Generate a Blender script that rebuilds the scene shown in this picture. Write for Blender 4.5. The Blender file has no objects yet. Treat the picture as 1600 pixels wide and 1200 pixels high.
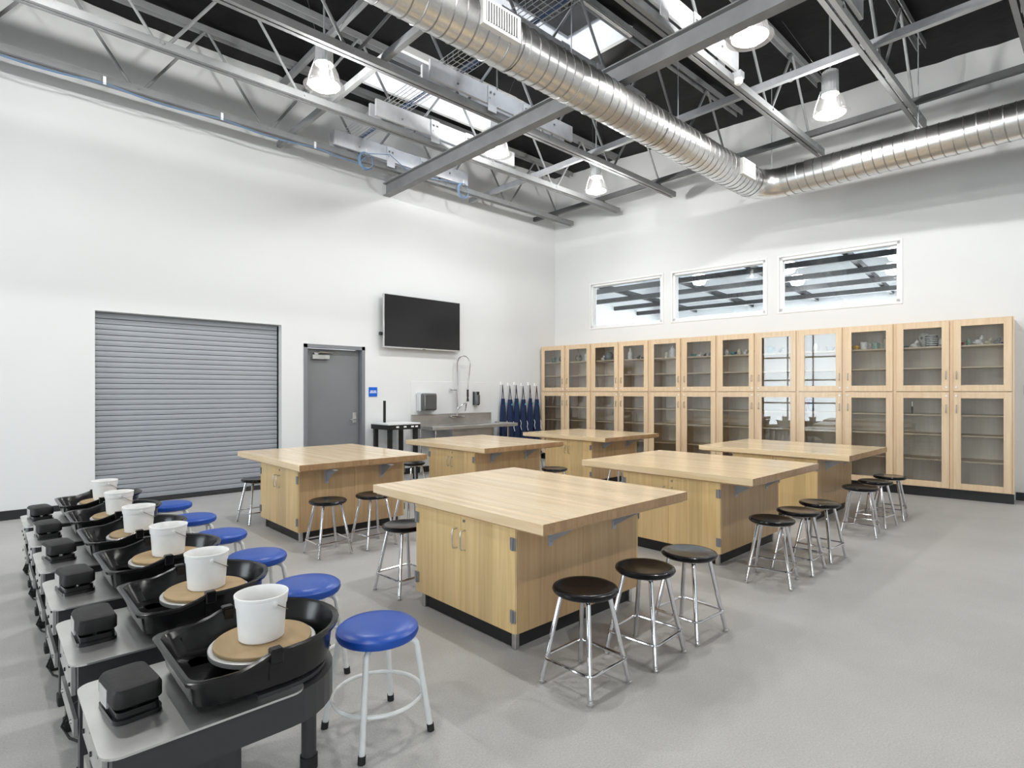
import bpy, math, random
from mathutils import Vector, Matrix
random.seed(7)
PI = math.pi
sc = bpy.context.scene
COL = sc.collection

# ------------------------------------------------------------------ camera, world, exposure
cam_d = bpy.data.cameras.new('camera'); cam = bpy.data.objects.new('camera', cam_d); COL.objects.link(cam)
FPX = 889.0
cam_d.sensor_width = 36.0; cam_d.lens = 36.0 * FPX / 1600.0
cam_d.shift_y = 12.0 / 1600.0
cam_d.clip_start = 0.05
TH = math.atan(950.0 / FPX)                      # angle between the view and the long wall's direction
FW = (math.cos(TH), math.sin(TH))
cam.location = (0, 0, 1.44)
cam.rotation_euler = (PI / 2, 0, math.atan2(FW[1], FW[0]) - PI / 2)
sc.camera = cam
vs = sc.view_settings
vs.view_transform = 'Standard'; vs.look = 'None'; vs.gamma = 1.0; vs.use_curve_mapping = False
vs.exposure = -0.22
sc.cycles.use_denoising = True
sc.cycles.max_bounces = 9
sc.cycles.diffuse_bounces = 5
sc.cycles.glossy_bounces = 4
sc.cycles.transmission_bounces = 6
sc.cycles.transparent_max_bounces = 12
sc.cycles.sample_clamp_indirect = 6.0
sc.cycles.caustics_reflective = False
sc.cycles.caustics_refractive = False

w = bpy.data.worlds.new('sky'); sc.world = w; w.use_nodes = True
bg = w.node_tree.nodes['Background']
bg.inputs['Color'].default_value = (0.90, 0.95, 1.0, 1); bg.inputs['Strength'].default_value = 11.0
LAMP_W = 175.0          # each high-bay lamp
# (window and skylight portals are made with the shell below)

# ------------------------------------------------------------------ room frame
WA = 8.525                                   # the long white wall (y = WA)
CN = Vector((9.274, WA, 0))                  # far corner
d_ = Vector((0.158, -1.518, 0)).normalized()
RB = math.atan2(d_.y, d_.x)                  # the cabinet wall is a little off square
MB_ = Matrix.Translation(CN) @ Matrix.Rotation(RB, 4, 'Z')   # local x along wall, y out of the room, z up
def B(s, t, z): return MB_ @ Vector((s, -t, z))
XF, YR = -6.0, -5.0                          # front and right walls, behind the camera
ZC = 6.13

# ------------------------------------------------------------------ mesh helpers
class MB:
    def __init__(s): s.v = []; s.f = []; s.sm = []
    def add(s, vs, fs, smooth=False):
        o = len(s.v); s.v += [tuple(p) for p in vs]; s.f += [tuple(i + o for i in f) for f in fs]; s.sm += [smooth] * len(fs); return s
    def box(s, a, b, M=None, bev=0.0):
        x0, y0, z0 = a; x1, y1, z1 = b
        if x0 > x1: x0, x1 = x1, x0
        if y0 > y1: y0, y1 = y1, y0
        if z0 > z1: z0, z1 = z1, z0
        if bev > 0:
            e = min(bev, (x1-x0)*.49, (y1-y0)*.49, (z1-z0)*.49)
            vs = []; X = (x0, x1); Y = (y0, y1); Z = (z0, z1)
            idx = {}
            for i in (0, 1):
                for j in (0, 1):
                    for k in (0, 1):
                        sx, sy, sz = (1-2*i)*e, (1-2*j)*e, (1-2*k)*e
                        idx[i, j, k] = len(vs)
                        vs += [(X[i], Y[j]+sy, Z[k]+sz), (X[i]+sx, Y[j], Z[k]+sz), (X[i]+sx, Y[j]+sy, Z[k])]
            g = lambda i, j, k, a: idx[i, j, k] + a
            fs = [(g(0,0,0,0), g(0,0,1,0), g(0,1,1,0), g(0,1,0,0)), (g(1,0,0,0), g(1,1,0,0), g(1,1,1,0), g(1,0,1,0)),
                  (g(0,0,0,1), g(1,0,0,1), g(1,0,1,1), g(0,0,1,1)), (g(0,1,0,1), g(0,1,1,1), g(1,1,1,1), g(1,1,0,1)),
                  (g(0,0,0,2), g(0,1,0,2), g(1,1,0,2), g(1,0,0,2)), (g(0,0,1,2), g(1,0,1,2), g(1,1,1,2), g(0,1,1,2))]
            for k in (0, 1):
                for j in (0, 1): fs.append((g(0,j,k,1), g(1,j,k,1), g(1,j,k,2), g(0,j,k,2)))
                for i in (0, 1): fs.append((g(i,0,k,0), g(i,1,k,0), g(i,1,k,2), g(i,0,k,2)))
            for i in (0, 1):
                for j in (0, 1): fs.append((g(i,j,0,0), g(i,j,1,0), g(i,j,1,1), g(i,j,0,1)))
            for i in (0, 1):
                for j in (0, 1):
                    for k in (0, 1): fs.append((g(i,j,k,0), g(i,j,k,1), g(i,j,k,2)))
        else:
            vs = [(x0,y0,z0),(x1,y0,z0),(x1,y1,z0),(x0,y1,z0),(x0,y0,z1),(x1,y0,z1),(x1,y1,z1),(x0,y1,z1)]
            fs = [(0,3,2,1),(4,5,6,7),(0,1,5,4),(1,2,6,5),(2,3,7,6),(3,0,4,7)]
        if M is not None: vs = [M @ Vector(p) for p in vs]
        return s.add(vs, fs)
    def tube(s, pts, r, n=8, closed=False, caps=True):
        pts = [Vector(p) for p in pts]; m = len(pts); rs = r if isinstance(r, (list, tuple)) else [r]*m
        vs = []; up = None
        for i, p in enumerate(pts):
            if closed: t = pts[(i+1) % m] - pts[i-1]
            else: t = pts[min(i+1, m-1)] - pts[max(i-1, 0)]
            t.normalize()
            if up is None:
                up = Vector((0,0,1)) if abs(t.z) < .9 else Vector((1,0,0))
            a = t.cross(up)
            if a.length < 1e-6: a = t.orthogonal()
            a.normalize(); b = a.cross(t).normalized(); up = b
            for k in range(n):
                q = 2*PI*k/n; vs.append(p + (a*math.cos(q) + b*math.sin(q))*rs[i])
        fs = []
        for i in range(m if closed else m-1):
            j = (i+1) % m
            for k in range(n): fs.append((i*n+k, i*n+(k+1)%n, j*n+(k+1)%n, j*n+k))
        s.add(vs, fs, True)
        if caps and not closed:
            o = len(s.v) - len(vs)
            s.f += [tuple(o+k for k in reversed(range(n))), tuple(o+(m-1)*n+k for k in range(n))]; s.sm += [False, False]
        return s
    def lathe(s, prof, n=24, c=(0,0,0), M=None, caps=True):
        vs = []; fs = []; m = len(prof)
        for r, z in prof:
            for k in range(n):
                q = 2*PI*k/n; vs.append(Vector((c[0]+r*math.cos(q), c[1]+r*math.sin(q), c[2]+z)))
        for i in range(m-1):
            for k in range(n): fs.append((i*n+k, i*n+(k+1)%n, (i+1)*n+(k+1)%n, (i+1)*n+k))
        if M is not None: vs = [M @ p for p in vs]
        s.add(vs, fs, True); o = len(s.v) - len(vs)
        if not caps: return s
        if prof[0][0] > 1e-5: s.f.append(tuple(o+k for k in reversed(range(n)))); s.sm.append(False)
        if prof[-1][0] > 1e-5: s.f.append(tuple(o+(m-1)*n+k for k in range(n))); s.sm.append(False)
        return s
    def loft(s, rings, cap0=True, cap1=True, smooth=True):
        n = len(rings[0]); vs = [p for r in rings for p in r]; fs = []
        for i in range(len(rings)-1):
            for k in range(n): fs.append((i*n+k, i*n+(k+1)%n, (i+1)*n+(k+1)%n, (i+1)*n+k))
        s.add(vs, fs, smooth); o = len(s.v) - len(vs)
        if cap0: s.f.append(tuple(o+k for k in reversed(range(n)))); s.sm.append(False)
        if cap1: s.f.append(tuple(o+(len(rings)-1)*n+k for k in range(n))); s.sm.append(False)
        return s
    def prism(s, poly, z0, z1, M=None):
        n = len(poly); vs = [Vector((x, y, z0)) for x, y in poly] + [Vector((x, y, z1)) for x, y in poly]
        if M is not None: vs = [M @ p for p in vs]
        fs = [tuple(reversed(range(n))), tuple(range(n, 2*n))] + [(i, (i+1)%n, n+(i+1)%n, n+i) for i in range(n)]
        return s.add(vs, fs)
    def blob(s, c, r, n=12, m=8):
        vs = [(c[0], c[1], c[2]-r[2])]; fs = []
        for i in range(1, m):
            a = -PI/2 + PI*i/m
            for k in range(n): q = 2*PI*k/n; vs.append((c[0]+r[0]*math.cos(a)*math.cos(q), c[1]+r[1]*math.cos(a)*math.sin(q), c[2]+r[2]*math.sin(a)))
        vs.append((c[0], c[1], c[2]+r[2])); e = len(vs)-1
        for k in range(n): fs.append((0, 1+(k+1)%n, 1+k)); fs.append((e, 1+(m-2)*n+k, 1+(m-2)*n+(k+1)%n))
        for i in range(m-2):
            for k in range(n): a = 1+i*n; fs.append((a+k, a+(k+1)%n, a+n+(k+1)%n, a+n+k))
        return s.add(vs, fs, True)
    def mesh(s, name):
        me = bpy.data.meshes.new(name); me.from_pydata(s.v, [], s.f); me.update()
        me.polygons.foreach_set('use_smooth', s.sm)
        if any(s.sm): me.set_sharp_from_angle(angle=math.radians(38))
        return me

def obj(name, mb, mat, parent=None, loc=(0,0,0), rz=0.0, label=None):
    me = mb if isinstance(mb, bpy.types.Mesh) else mb.mesh(name)
    if mat is not None and not me.materials: me.materials.append(MAT[mat] if isinstance(mat, str) else mat)
    o = bpy.data.objects.new(name, me); COL.objects.link(o)
    o.location = loc; o.rotation_euler = (0, 0, rz); o.parent = parent
    if label: o['label'] = label
    return o
def tag(o, label, cat, group=None):
    o['label'] = label; o['category'] = cat
    if group: o['group'] = group
    return o
def thing(name, label, cat, loc=(0,0,0), rz=0.0, group=None):
    o = bpy.data.objects.new(name, None); COL.objects.link(o); o.empty_display_size = .1
    o.location = loc; o.rotation_euler = (0, 0, rz)
    return tag(o, label, cat, group)
def struct(o): o['kind'] = 'structure'; return o
def dup(root, loc, rz=0.0, label=None, group=None):
    r = root.copy(); COL.objects.link(r); r.location = loc; r.rotation_euler = (0, 0, rz)
    if label: r['label'] = label
    if group: r['group'] = group
    for ch in list(root.children):
        c = ch.copy(); COL.objects.link(c); c.parent = r
        for g in list(ch.children):
            d = g.copy(); COL.objects.link(d); d.parent = c
    return r
def rrect(x0, x1, y0, y1, r, n=5):
    p = []
    for cx, cy, a in ((x1-r, y0+r, -90), (x1-r, y1-r, 0), (x0+r, y1-r, 90), (x0+r, y0+r, 180)):
        for k in range(n+1): q = math.radians(a + 90*k/n); p.append((cx+r*math.cos(q), cy+r*math.sin(q)))
    return p

# ------------------------------------------------------------------ materials
MAT = {}
def nodes(name):
    m = bpy.data.materials.new(name); m.use_nodes = True; MAT[name] = m
    nt = m.node_tree; return m, nt, nt.nodes['Principled BSDF']
def N(nt, t, **kw):
    n = nt.nodes.new(t)
    for k, v in kw.items(): setattr(n, k, v)
    return n
def mat(name, col, rough=.5, metal=0.0, noise=0.0, nscale=8.0, bump=0.0, bscale=60.0, spec=None, emit=None, estr=0, coat=0, rand=0.0):
    m, nt, b = nodes(name); L = nt.links.new
    b.inputs['Roughness'].default_value = rough; b.inputs['Metallic'].default_value = metal
    if spec is not None: b.inputs['Specular IOR Level'].default_value = spec
    if coat: b.inputs['Coat Weight'].default_value = coat; b.inputs['Coat Roughness'].default_value = .08
    tc = N(nt, 'ShaderNodeTexCoord')
    c4 = (*col, 1)
    if noise > 0 or rand > 0:
        nz = N(nt, 'ShaderNodeTexNoise'); nz.inputs['Scale'].default_value = nscale; nz.inputs['Detail'].default_value = 5
        L(tc.outputs['Object'], nz.inputs['Vector'])
        mr = N(nt, 'ShaderNodeMapRange'); mr.inputs['From Min'].default_value = .3; mr.inputs['From Max'].default_value = .7
        mr.inputs['To Min'].default_value = 1-noise; mr.inputs['To Max'].default_value = 1+noise
        L(nz.outputs['Fac'], mr.inputs['Value'])
        mul = N(nt, 'ShaderNodeMix', data_type='RGBA', blend_type='MULTIPLY'); mul.inputs[0].default_value = 1
        mul.inputs[6].default_value = c4; L(mr.outputs['Result'], mul.inputs[7]); out = mul.outputs[2]
        L(out, b.inputs['Base Color'])
    else:
        b.inputs['Base Color'].default_value = c4
    if bump > 0:
        n2 = N(nt, 'ShaderNodeTexNoise'); n2.inputs['Scale'].default_value = bscale; n2.inputs['Detail'].default_value = 4
        L(tc.outputs['Object'], n2.inputs['Vector'])
        bp = N(nt, 'ShaderNodeBump'); bp.inputs['Strength'].default_value = bump; bp.inputs['Distance'].default_value = .01
        L(n2.outputs['Fac'], bp.inputs['Height']); L(bp.outputs['Normal'], b.inputs['Normal'])
    if emit:
        b.inputs['Emission Color'].default_value = (*emit, 1); b.inputs['Emission Strength'].default_value = estr
    return m
def wood(name, c0, c1, axis='Z', rough=.35, leaf=0.0, rnd=0.0, stretch=14.0, coat=.25, endgrain=1.0):
    m, nt, b = nodes(name); L = nt.links.new
    b.inputs['Roughness'].default_value = rough; b.inputs['Coat Weight'].default_value = coat; b.inputs['Coat Roughness'].default_value = .12
    tc = N(nt, 'ShaderNodeTexCoord'); oi = N(nt, 'ShaderNodeObjectInfo')
    mp = N(nt, 'ShaderNodeMapping'); sc_ = {'X': (1, stretch, stretch), 'Y': (stretch, 1, stretch), 'Z': (stretch, stretch, 1)}[axis]
    mp.inputs['Scale'].default_value = sc_
    ofs = N(nt, 'ShaderNodeVectorMath', operation='SCALE'); ofs.inputs[0].default_value = (37, 61, 23)
    L(oi.outputs['Random'], ofs.inputs['Scale'])
    ad = N(nt, 'ShaderNodeVectorMath', operation='ADD'); L(tc.outputs['Object'], ad.inputs[0]); L(ofs.outputs['Vector'], ad.inputs[1])
    L(ad.outputs['Vector'], mp.inputs['Vector'])
    nz = N(nt, 'ShaderNodeTexNoise'); nz.inputs['Scale'].default_value = 1.6; nz.inputs['Detail'].default_value = 6; nz.inputs['Distortion'].default_value = .6
    L(mp.outputs['Vector'], nz.inputs['Vector'])
    rp = N(nt, 'ShaderNodeValToRGB'); rp.color_ramp.elements[0].color = (*c0, 1); rp.color_ramp.elements[1].color = (*c1, 1)
    rp.color_ramp.elements[0].position = .32; rp.color_ramp.elements[1].position = .68
    L(nz.outputs['Fac'], rp.inputs['Fac'])
    fac = []
    if leaf > 0:      # book-matched veneer leaves about a hand wide
        sx = N(nt, 'ShaderNodeSeparateXYZ'); L(tc.outputs['Object'], sx.inputs[0])
        a = N(nt, 'ShaderNodeMath', operation='ADD'); L(sx.outputs[0], a.inputs[0]); L(sx.outputs[1], a.inputs[1])
        q = N(nt, 'ShaderNodeMath', operation='MULTIPLY'); L(a.outputs[0], q.inputs[0]); q.inputs[1].default_value = 8.0
        fl = N(nt, 'ShaderNodeMath', operation='FLOOR'); L(q.outputs[0], fl.inputs[0])
        wn = N(nt, 'ShaderNodeTexWhiteNoise', noise_dimensions='1D'); L(fl.outputs[0], wn.inputs['W'])
        fac.append((wn.outputs['Value'], leaf))
    if rnd > 0: fac.append((oi.outputs['Random'], rnd))
    out = rp.outputs['Color']
    for src, amt in fac:
        mr = N(nt, 'ShaderNodeMapRange'); mr.inputs['To Min'].default_value = 1-amt; mr.inputs['To Max'].default_value = 1+amt*.6
        L(src, mr.inputs['Value'])
        mul = N(nt, 'ShaderNodeMix', data_type='RGBA', blend_type='MULTIPLY'); mul.inputs[0].default_value = 1
        L(out, mul.inputs[6]); L(mr.outputs['Result'], mul.inputs[7]); out = mul.outputs[2]
    if endgrain < 1:      # the cut ends of the staves are darker wood
        sn = N(nt, 'ShaderNodeSeparateXYZ'); L(tc.outputs['Normal'], sn.inputs[0])
        ab = N(nt, 'ShaderNodeMath', operation='ABSOLUTE'); L(sn.outputs[1], ab.inputs[0])
        mr = N(nt, 'ShaderNodeMapRange'); mr.inputs['From Min'].default_value = .3; mr.inputs['From Max'].default_value = .5
        L(ab.outputs[0], mr.inputs['Value'])
        mul = N(nt, 'ShaderNodeMix', data_type='RGBA', blend_type='MULTIPLY'); mul.inputs[7].default_value = (endgrain, endgrain*.78, endgrain*.62, 1)
        L(mr.outputs['Result'], mul.inputs[0]); L(out, mul.inputs[6]); out = mul.outputs[2]
    L(out, b.inputs['Base Color'])
    return m
def glass(name, tint=(.95,.97,.97), ior=1.5, boost=1.0):
    m = bpy.data.materials.new(name); m.use_nodes = True; MAT[name] = m; nt = m.node_tree; nt.nodes.clear(); L = nt.links.new
    o = N(nt, 'ShaderNodeOutputMaterial'); t = N(nt, 'ShaderNodeBsdfTransparent'); t.inputs[0].default_value = (*tint, 1)
    g = N(nt, 'ShaderNodeBsdfGlossy'); g.inputs['Roughness'].default_value = 0.01
    fr = N(nt, 'ShaderNodeFresnel'); fr.inputs['IOR'].default_value = ior
    k = N(nt, 'ShaderNodeMath', operation='MULTIPLY'); k.inputs[1].default_value = boost; L(fr.outputs[0], k.inputs[0])
    mx = N(nt, 'ShaderNodeMixShader'); L(k.outputs[0], mx.inputs[0]); L(t.outputs[0], mx.inputs[1]); L(g.outputs[0], mx.inputs[2]); L(mx.outputs[0], o.inputs[0])
    return m

mat('wall', (.755,.768,.772), .75, noise=.012, nscale=1.2, bump=.03, bscale=90)
mat('adj_ceiling', (.66,.70,.75), .8)
mat('trim_white', (.84,.845,.85), .5)
mat('rubber_base', (.012,.012,.014), .55)
mat('steel_paint', (.25,.255,.26), .6, spec=.3, noise=.10, nscale=5)
mat('steel_shaded', (.085,.086,.088), .5, noise=.1, nscale=5)  # same grey steel, colour darkened to stand for the weaker light there
mat('steel_pale', (.66,.67,.69), .42, metal=.1, noise=.12, nscale=6)
mat('strut_pale', (.40,.41,.43), .5, metal=.15, noise=.08, nscale=9)
mat('drape', (.0045,.0045,.005), .55, bump=.8, bscale=4, noise=.2, nscale=3, spec=.18)
mat('well_white', (.9,.9,.9), .6, noise=.03, nscale=4)
mat('shutter', (.35,.375,.41), .45, metal=.15, noise=.03, nscale=3)
mat('door_grey', (.19,.20,.21), .5, noise=.04, nscale=2)
mat('frame_grey', (.20,.21,.225), .45)
mat('gap_black', (.008,.008,.012), .7)
mat('brushed', (.62,.62,.61), .3, metal=1.0, noise=.12, nscale=12)
mat('stainless', (.56,.55,.535), .36, metal=.8, noise=.10, nscale=4)
mat('wheel_top', (.68,.68,.67), .33, metal=.9, noise=.10, nscale=7)
mat('chrome', (.72,.72,.74), .10, metal=1.0)
mat('nickel', (.45,.44,.43), .3, metal=1.0)
mat('seat_black', (.005,.005,.006), .17, spec=.27)
mat('plastic_black', (.006,.006,.0065), .22, noise=.5, nscale=25, bump=.05, bscale=30, spec=.4)
mat('skirt_dark', (.035,.035,.038), .38)
mat('pedal_black', (.012,.012,.012), .5, spec=.3, noise=.3, nscale=20, bump=.1, bscale=60)
mat('pedal_gloss', (.008,.008,.009), .2)
mat('rubber', (.01,.01,.01), .7)
mat('blue_vinyl', (.008,.072,.40), .33, noise=.05, nscale=6, bump=.03, bscale=25)
mat('white_paint', (.74,.75,.74), .3, noise=.04, nscale=20)
mat('bucket_white', (.86,.86,.85), .4, noise=.04, nscale=14)
mat('wire', (.25,.25,.25), .35, metal=1.0)
mat('alu_head', (.66,.66,.65), .4, metal=.6, noise=.08, nscale=15)
mat('hinge', (.36,.37,.40), .35, metal=.8)
mat('bracket', (.40,.43,.49), .4, metal=.5)
mat('kick_black', (.010,.010,.011), .45)
mat('screen', (.013,.013,.014), .2)
mat('bezel', (.62,.62,.61), .35, metal=.6)
mat('sign_blue', (.0,.12,.60), .4)
mat('sign_white', (.95,.95,.95), .4)
mat('apron_navy', (.005,.018,.068), .8, noise=.25, nscale=14)
mat('apron_strap', (.012,.018,.04), .8)
mat('apron_logo', (.05,.45,.62), .7)
mat('dispenser', (.62,.63,.64), .35)
mat('smoke_plastic', (.10,.10,.10), .15)
mat('dark_plastic', (.02,.02,.022), .25)
mat('panel_white', (.77,.782,.788), .4)
mat('tray_wire', (.70,.70,.71), .35, metal=.6)
mat('cable_blue', (.08,.16,.32), .5)
mat('cable_pale', (.16,.26,.40), .5)
mat('lamp_alu', (.80,.81,.82), .3, metal=.25)
mat('lamp_glow', (.9,.9,.88), .4, emit=(1,.97,.92), estr=9.0)
def acrylic(name, op, estr):
    m = bpy.data.materials.new(name); m.use_nodes = True; MAT[name] = m; nt = m.node_tree; nt.nodes.clear(); L = nt.links.new
    o = N(nt, 'ShaderNodeOutputMaterial'); t = N(nt, 'ShaderNodeBsdfTransparent'); e = N(nt, 'ShaderNodeEmission'); e.inputs[0].default_value = (1,.97,.93,1); e.inputs[1].default_value = estr; g = N(nt, 'ShaderNodeBsdfGlossy'); g.inputs['Roughness'].default_value = .2; g.inputs['Color'].default_value = (.25,.25,.25,1); a = N(nt, 'ShaderNodeAddShader'); L(e.outputs[0], a.inputs[0]); L(g.outputs[0], a.inputs[1]); mx = N(nt, 'ShaderNodeMixShader'); mx.inputs[0].default_value = op
    L(t.outputs[0], mx.inputs[1]); L(a.outputs[0], mx.inputs[2]); L(mx.outputs[0], o.inputs[0])
acrylic('lamp_lens', .12, 18.0)
acrylic('lamp_rim', .45, .35)
acrylic('lamp_bell', .50, .45)
mat('beam_black', (.012,.013,.015), .5)
mat('detector', (.85,.85,.82), .45)
mat('grille', (.80,.80,.79), .4)
mat('grille_dark', (.03,.03,.03), .7)
mat('switch_grey', (.10,.11,.13), .4)
wood('maple', (.755,.56,.33), (.865,.70,.465), 'Y', rough=.24, rnd=.12, stretch=16, coat=.35, endgrain=.50)
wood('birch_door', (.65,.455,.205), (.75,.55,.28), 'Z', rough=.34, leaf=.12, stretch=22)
wood('birch_shaded', (.45,.285,.140), (.54,.365,.195), 'Z', rough=.38, leaf=.06, stretch=18)  # birch of the table sides, their shade mixed into the colour
wood('cab_maple', (.68,.495,.31), (.77,.595,.40), 'Z', rough=.33, rnd=.05, stretch=20, coat=.3)
wood('cab_inner', (.78,.71,.60), (.86,.80,.69), 'Z', rough=.5, stretch=20, coat=0)
wood('shelf_edge', (.66,.52,.33), (.76,.62,.43), 'X', rough=.4, coat=0)
wood('bat_wood', (.33,.225,.11), (.48,.345,.185), 'X', rough=.6, stretch=5, coat=0, rnd=.15)
glass('pane_glass'); glass('cabinet_glass', (.97,.98,.98), 1.5, 1.5); glass('skylight_glass', (.97,.98,1.0))

# concrete floor
m, nt, b = nodes('concrete'); L = nt.links.new
tc = N(nt, 'ShaderNodeTexCoord'); n1 = N(nt, 'ShaderNodeTexNoise'); n1.inputs['Scale'].default_value = .55; n1.inputs['Detail'].default_value = 9; n1.inputs['Roughness'].default_value = .62
n2 = N(nt, 'ShaderNodeTexNoise'); n2.inputs['Scale'].default_value = 130; n2.inputs['Detail'].default_value = 3
L(tc.outputs['Object'], n1.inputs['Vector']); L(tc.outputs['Object'], n2.inputs['Vector'])
r1 = N(nt, 'ShaderNodeValToRGB'); r1.color_ramp.elements[0].color = (.40,.395,.383,1); r1.color_ramp.elements[1].color = (.54,.535,.522,1)
r1.color_ramp.elements[0].position = .3; r1.color_ramp.elements[1].position = .7; L(n1.outputs['Fac'], r1.inputs['Fac'])
r2 = N(nt, 'ShaderNodeMapRange'); r2.inputs['From Min'].default_value = .3; r2.inputs['From Max'].default_value = .7; r2.inputs['To Min'].default_value = .86; r2.inputs['To Max'].default_value = 1.1
L(n2.outputs['Fac'], r2.inputs['Value'])
mx = N(nt, 'ShaderNodeMix', data_type='RGBA', blend_type='MULTIPLY'); mx.inputs[0].default_value = 1; L(r1.outputs['Color'], mx.inputs[6]); L(r2.outputs['Result'], mx.inputs[7])
L(mx.outputs[2], b.inputs['Base Color']); b.inputs['Roughness'].default_value = .46; b.inputs['Specular IOR Level'].default_value = .4
bp = N(nt, 'ShaderNodeBump'); bp.inputs['Strength'].default_value = .05; bp.inputs['Distance'].default_value = .004; L(n2.outputs['Fac'], bp.inputs['Height']); L(bp.outputs['Normal'], b.inputs['Normal'])
# galvanised duct with spangle
m, nt, b = nodes('galvanised'); L = nt.links.new
tc = N(nt, 'ShaderNodeTexCoord'); n1 = N(nt, 'ShaderNodeTexNoise'); n1.inputs['Scale'].default_value = 38; n1.inputs['Detail'].default_value = 3; L(tc.outputs['Object'], n1.inputs['Vector'])
b.inputs['Roughness'].default_value = .30
rp = N(nt, 'ShaderNodeValToRGB'); rp.color_ramp.elements[0].color = (.60,.595,.58,1); rp.color_ramp.elements[1].color = (.80,.795,.785,1); L(n1.outputs['Fac'], rp.inputs['Fac'])
L(rp.outputs['Color'], b.inputs['Base Color']); b.inputs['Metallic'].default_value = 1
mat('galv_seam', (.36,.355,.35), .4, metal=1.0)

# ------------------------------------------------------------------ the setting
def wall_holes(L_, H_, th, holes):
    """wall slab in local x 0..L, z 0..H, y 0..th with rectangular holes (x0,x1,z0,z1)"""
    mb = MB(); xs = sorted({0, L_, *[h[0] for h in holes], *[h[1] for h in holes]})
    for i in range(len(xs)-1):
        a, b_ = xs[i], xs[i+1]; cut = sorted([(h[2], h[3]) for h in holes if h[0] <= a+1e-6 and h[1] >= b_-1e-6]); z = 0
        for z0, z1 in cut + [(H_, H_)]:
            if z0 > z+1e-6: mb.box((a, 0, z), (b_, th, z0))
            z = z1
    return mb
HW = 6.45
# long wall with roller shutter and door openings
struct(obj('wall_left', wall_holes(CN.x+.3-XF+.3, HW, .2, [(1.026-XF+.3, 3.282-XF+.3, 0, 2.431), (3.617-XF+.3, 4.645-XF+.3, 0, 2.177)]), 'wall', loc=(XF-.3, WA, 0)))
WIN = [(.94, 2.55), (2.765, 4.44), (4.66, 6.34)]; WZ0, WZ1 = 2.772, 3.675
struct(obj('wall_back', wall_holes(15.0, HW, .2, [(a, b_, WZ0, WZ1) for a, b_ in WIN]), 'wall', loc=CN, rz=RB))
XR = 12.2
struct(obj('wall_right', wall_holes(XR-XF+.3, HW, .2, [(2.0, 5.2, .9, 3.2)]), 'wall', loc=(XF-.3, YR-.2, 0)))
FWN = [(-4.3, -1.0), (4.2, 7.0)]
struct(obj('wall_front', wall_holes(WA-YR+.4, HW, .2, [(a-YR+.2, b_-YR+.2, .05, 3.75) for a, b_ in FWN]), 'wall', loc=(XF, YR-.2, 0), rz=PI/2))
struct(obj('floor', MB().box((XF-.3, -8, -.2), (22, WA+2.5, 0)), 'concrete'))
# ceiling drape with two skylight openings
SKY = [(4.15, 6.45, 6.64, 7.64), (4.15, 6.10, 4.36, 5.36)]
xs = set(); ys = set(); x = XF-.25
while x < 11.4: xs.add(round(x, 3)); x += .22
y = YR-.25
while y < WA+.3: ys.add(round(y, 3)); y += .22
for a, b_, c_, d2 in SKY:
    xs = {q for q in xs if abs(q-a) > .08 and abs(q-b_) > .08} | {a, b_}; ys = {q for q in ys if abs(q-c_) > .08 and abs(q-d2) > .08} | {c_, d2}
xs = sorted(xs); ys = sorted(ys)
from mathutils import noise as mn
def dz(x, y):
    h = .05*mn.noise((x*.8, y*.8, 1.0)) + .035*mn.noise((x*2.3, y*1.1, 4.0)) + .02*mn.noise((x*5, y*3, 9.0))
    for a, b_, c_, d2 in SKY:
        if a-1e-4 <= x <= b_+1e-4 and c_-1e-4 <= y <= d2+1e-4: return 0.0
    return h
vsx = [(x, y, ZC+dz(x, y)) for y in ys for x in xs]; fs = []
for j in range(len(ys)-1):
    for i in range(len(xs)-1):
        xc, yc = (xs[i]+xs[i+1])/2, (ys[j]+ys[j+1])/2
        if any(a < xc < b_ and c_ < yc < d2 for a, b_, c_, d2 in SKY): continue
        n_ = len(xs); fs.append((j*n_+i, (j+1)*n_+i, (j+1)*n_+i+1, j*n_+i+1))
struct(obj('ceiling', MB().add(vsx, fs, True), 'drape'))
for i, (a, b_, c_, d2) in enumerate(SKY):
    mb = MB(); t = .06; zt = ZC+.34; zb = ZC-.10
    mb.box((a-t, c_-t, zb), (b_+t, c_, zt)); mb.box((a-t, d2, zb), (b_+t, d2+t, zt)); mb.box((a-t, c_, zb), (a, d2, zt)); mb.box((b_, c_, zb), (b_+t, d2, zt))
    fr = struct(obj('window_%d' % (i+4), mb, 'well_white', label='white framed skylight well in the black ceiling'))
    obj('pane', MB().box((a, c_, zt-.03), (b_, d2, zt-.02)), 'skylight_glass', fr)
# baseboards
mb = MB()
for a, b_ in ((XF, 1.026), (3.282, 3.617), (4.645, CN.x)): mb.box((a, WA-.012, 0), (b_, WA, .105))
struct(obj('baseboard_left', mb, 'rubber_base'))
struct(obj('baseboard_back', MB().box((7.62, -.012, 0), (15, 0, .105)), 'rubber_base', loc=CN, rz=RB))
# windows in the back wall
for i, (a, b_) in enumerate(WIN):
    mb = MB(); f_ = .045
    for p, q in (((a, WZ0), (b_, WZ0+f_)), ((a, WZ1-f_), (b_, WZ1)), ((a, WZ0), (a+f_, WZ1)), ((b_-f_, WZ0), (b_, WZ1))):
        mb.box((p[0], .01, p[1]), (q[0], .15, q[1]))
    e = .03
    for p, q in (((a-e, WZ0-e), (b_+e, WZ0)), ((a-e, WZ1), (b_+e, WZ1+e)), ((a-e, WZ0), (a, WZ1)), ((b_, WZ0), (b_+e, WZ1))):
        mb.box((p[0], -.012, p[1]), (q[0], 0, q[1]))
    fr = struct(obj('window_%d' % (i+1), mb, 'trim_white', loc=CN, rz=RB))
    obj('pane', MB().box((a+f_, .10, WZ0+f_), (b_-f_, .106, WZ1-f_)), 'pane_glass', fr)
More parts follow.
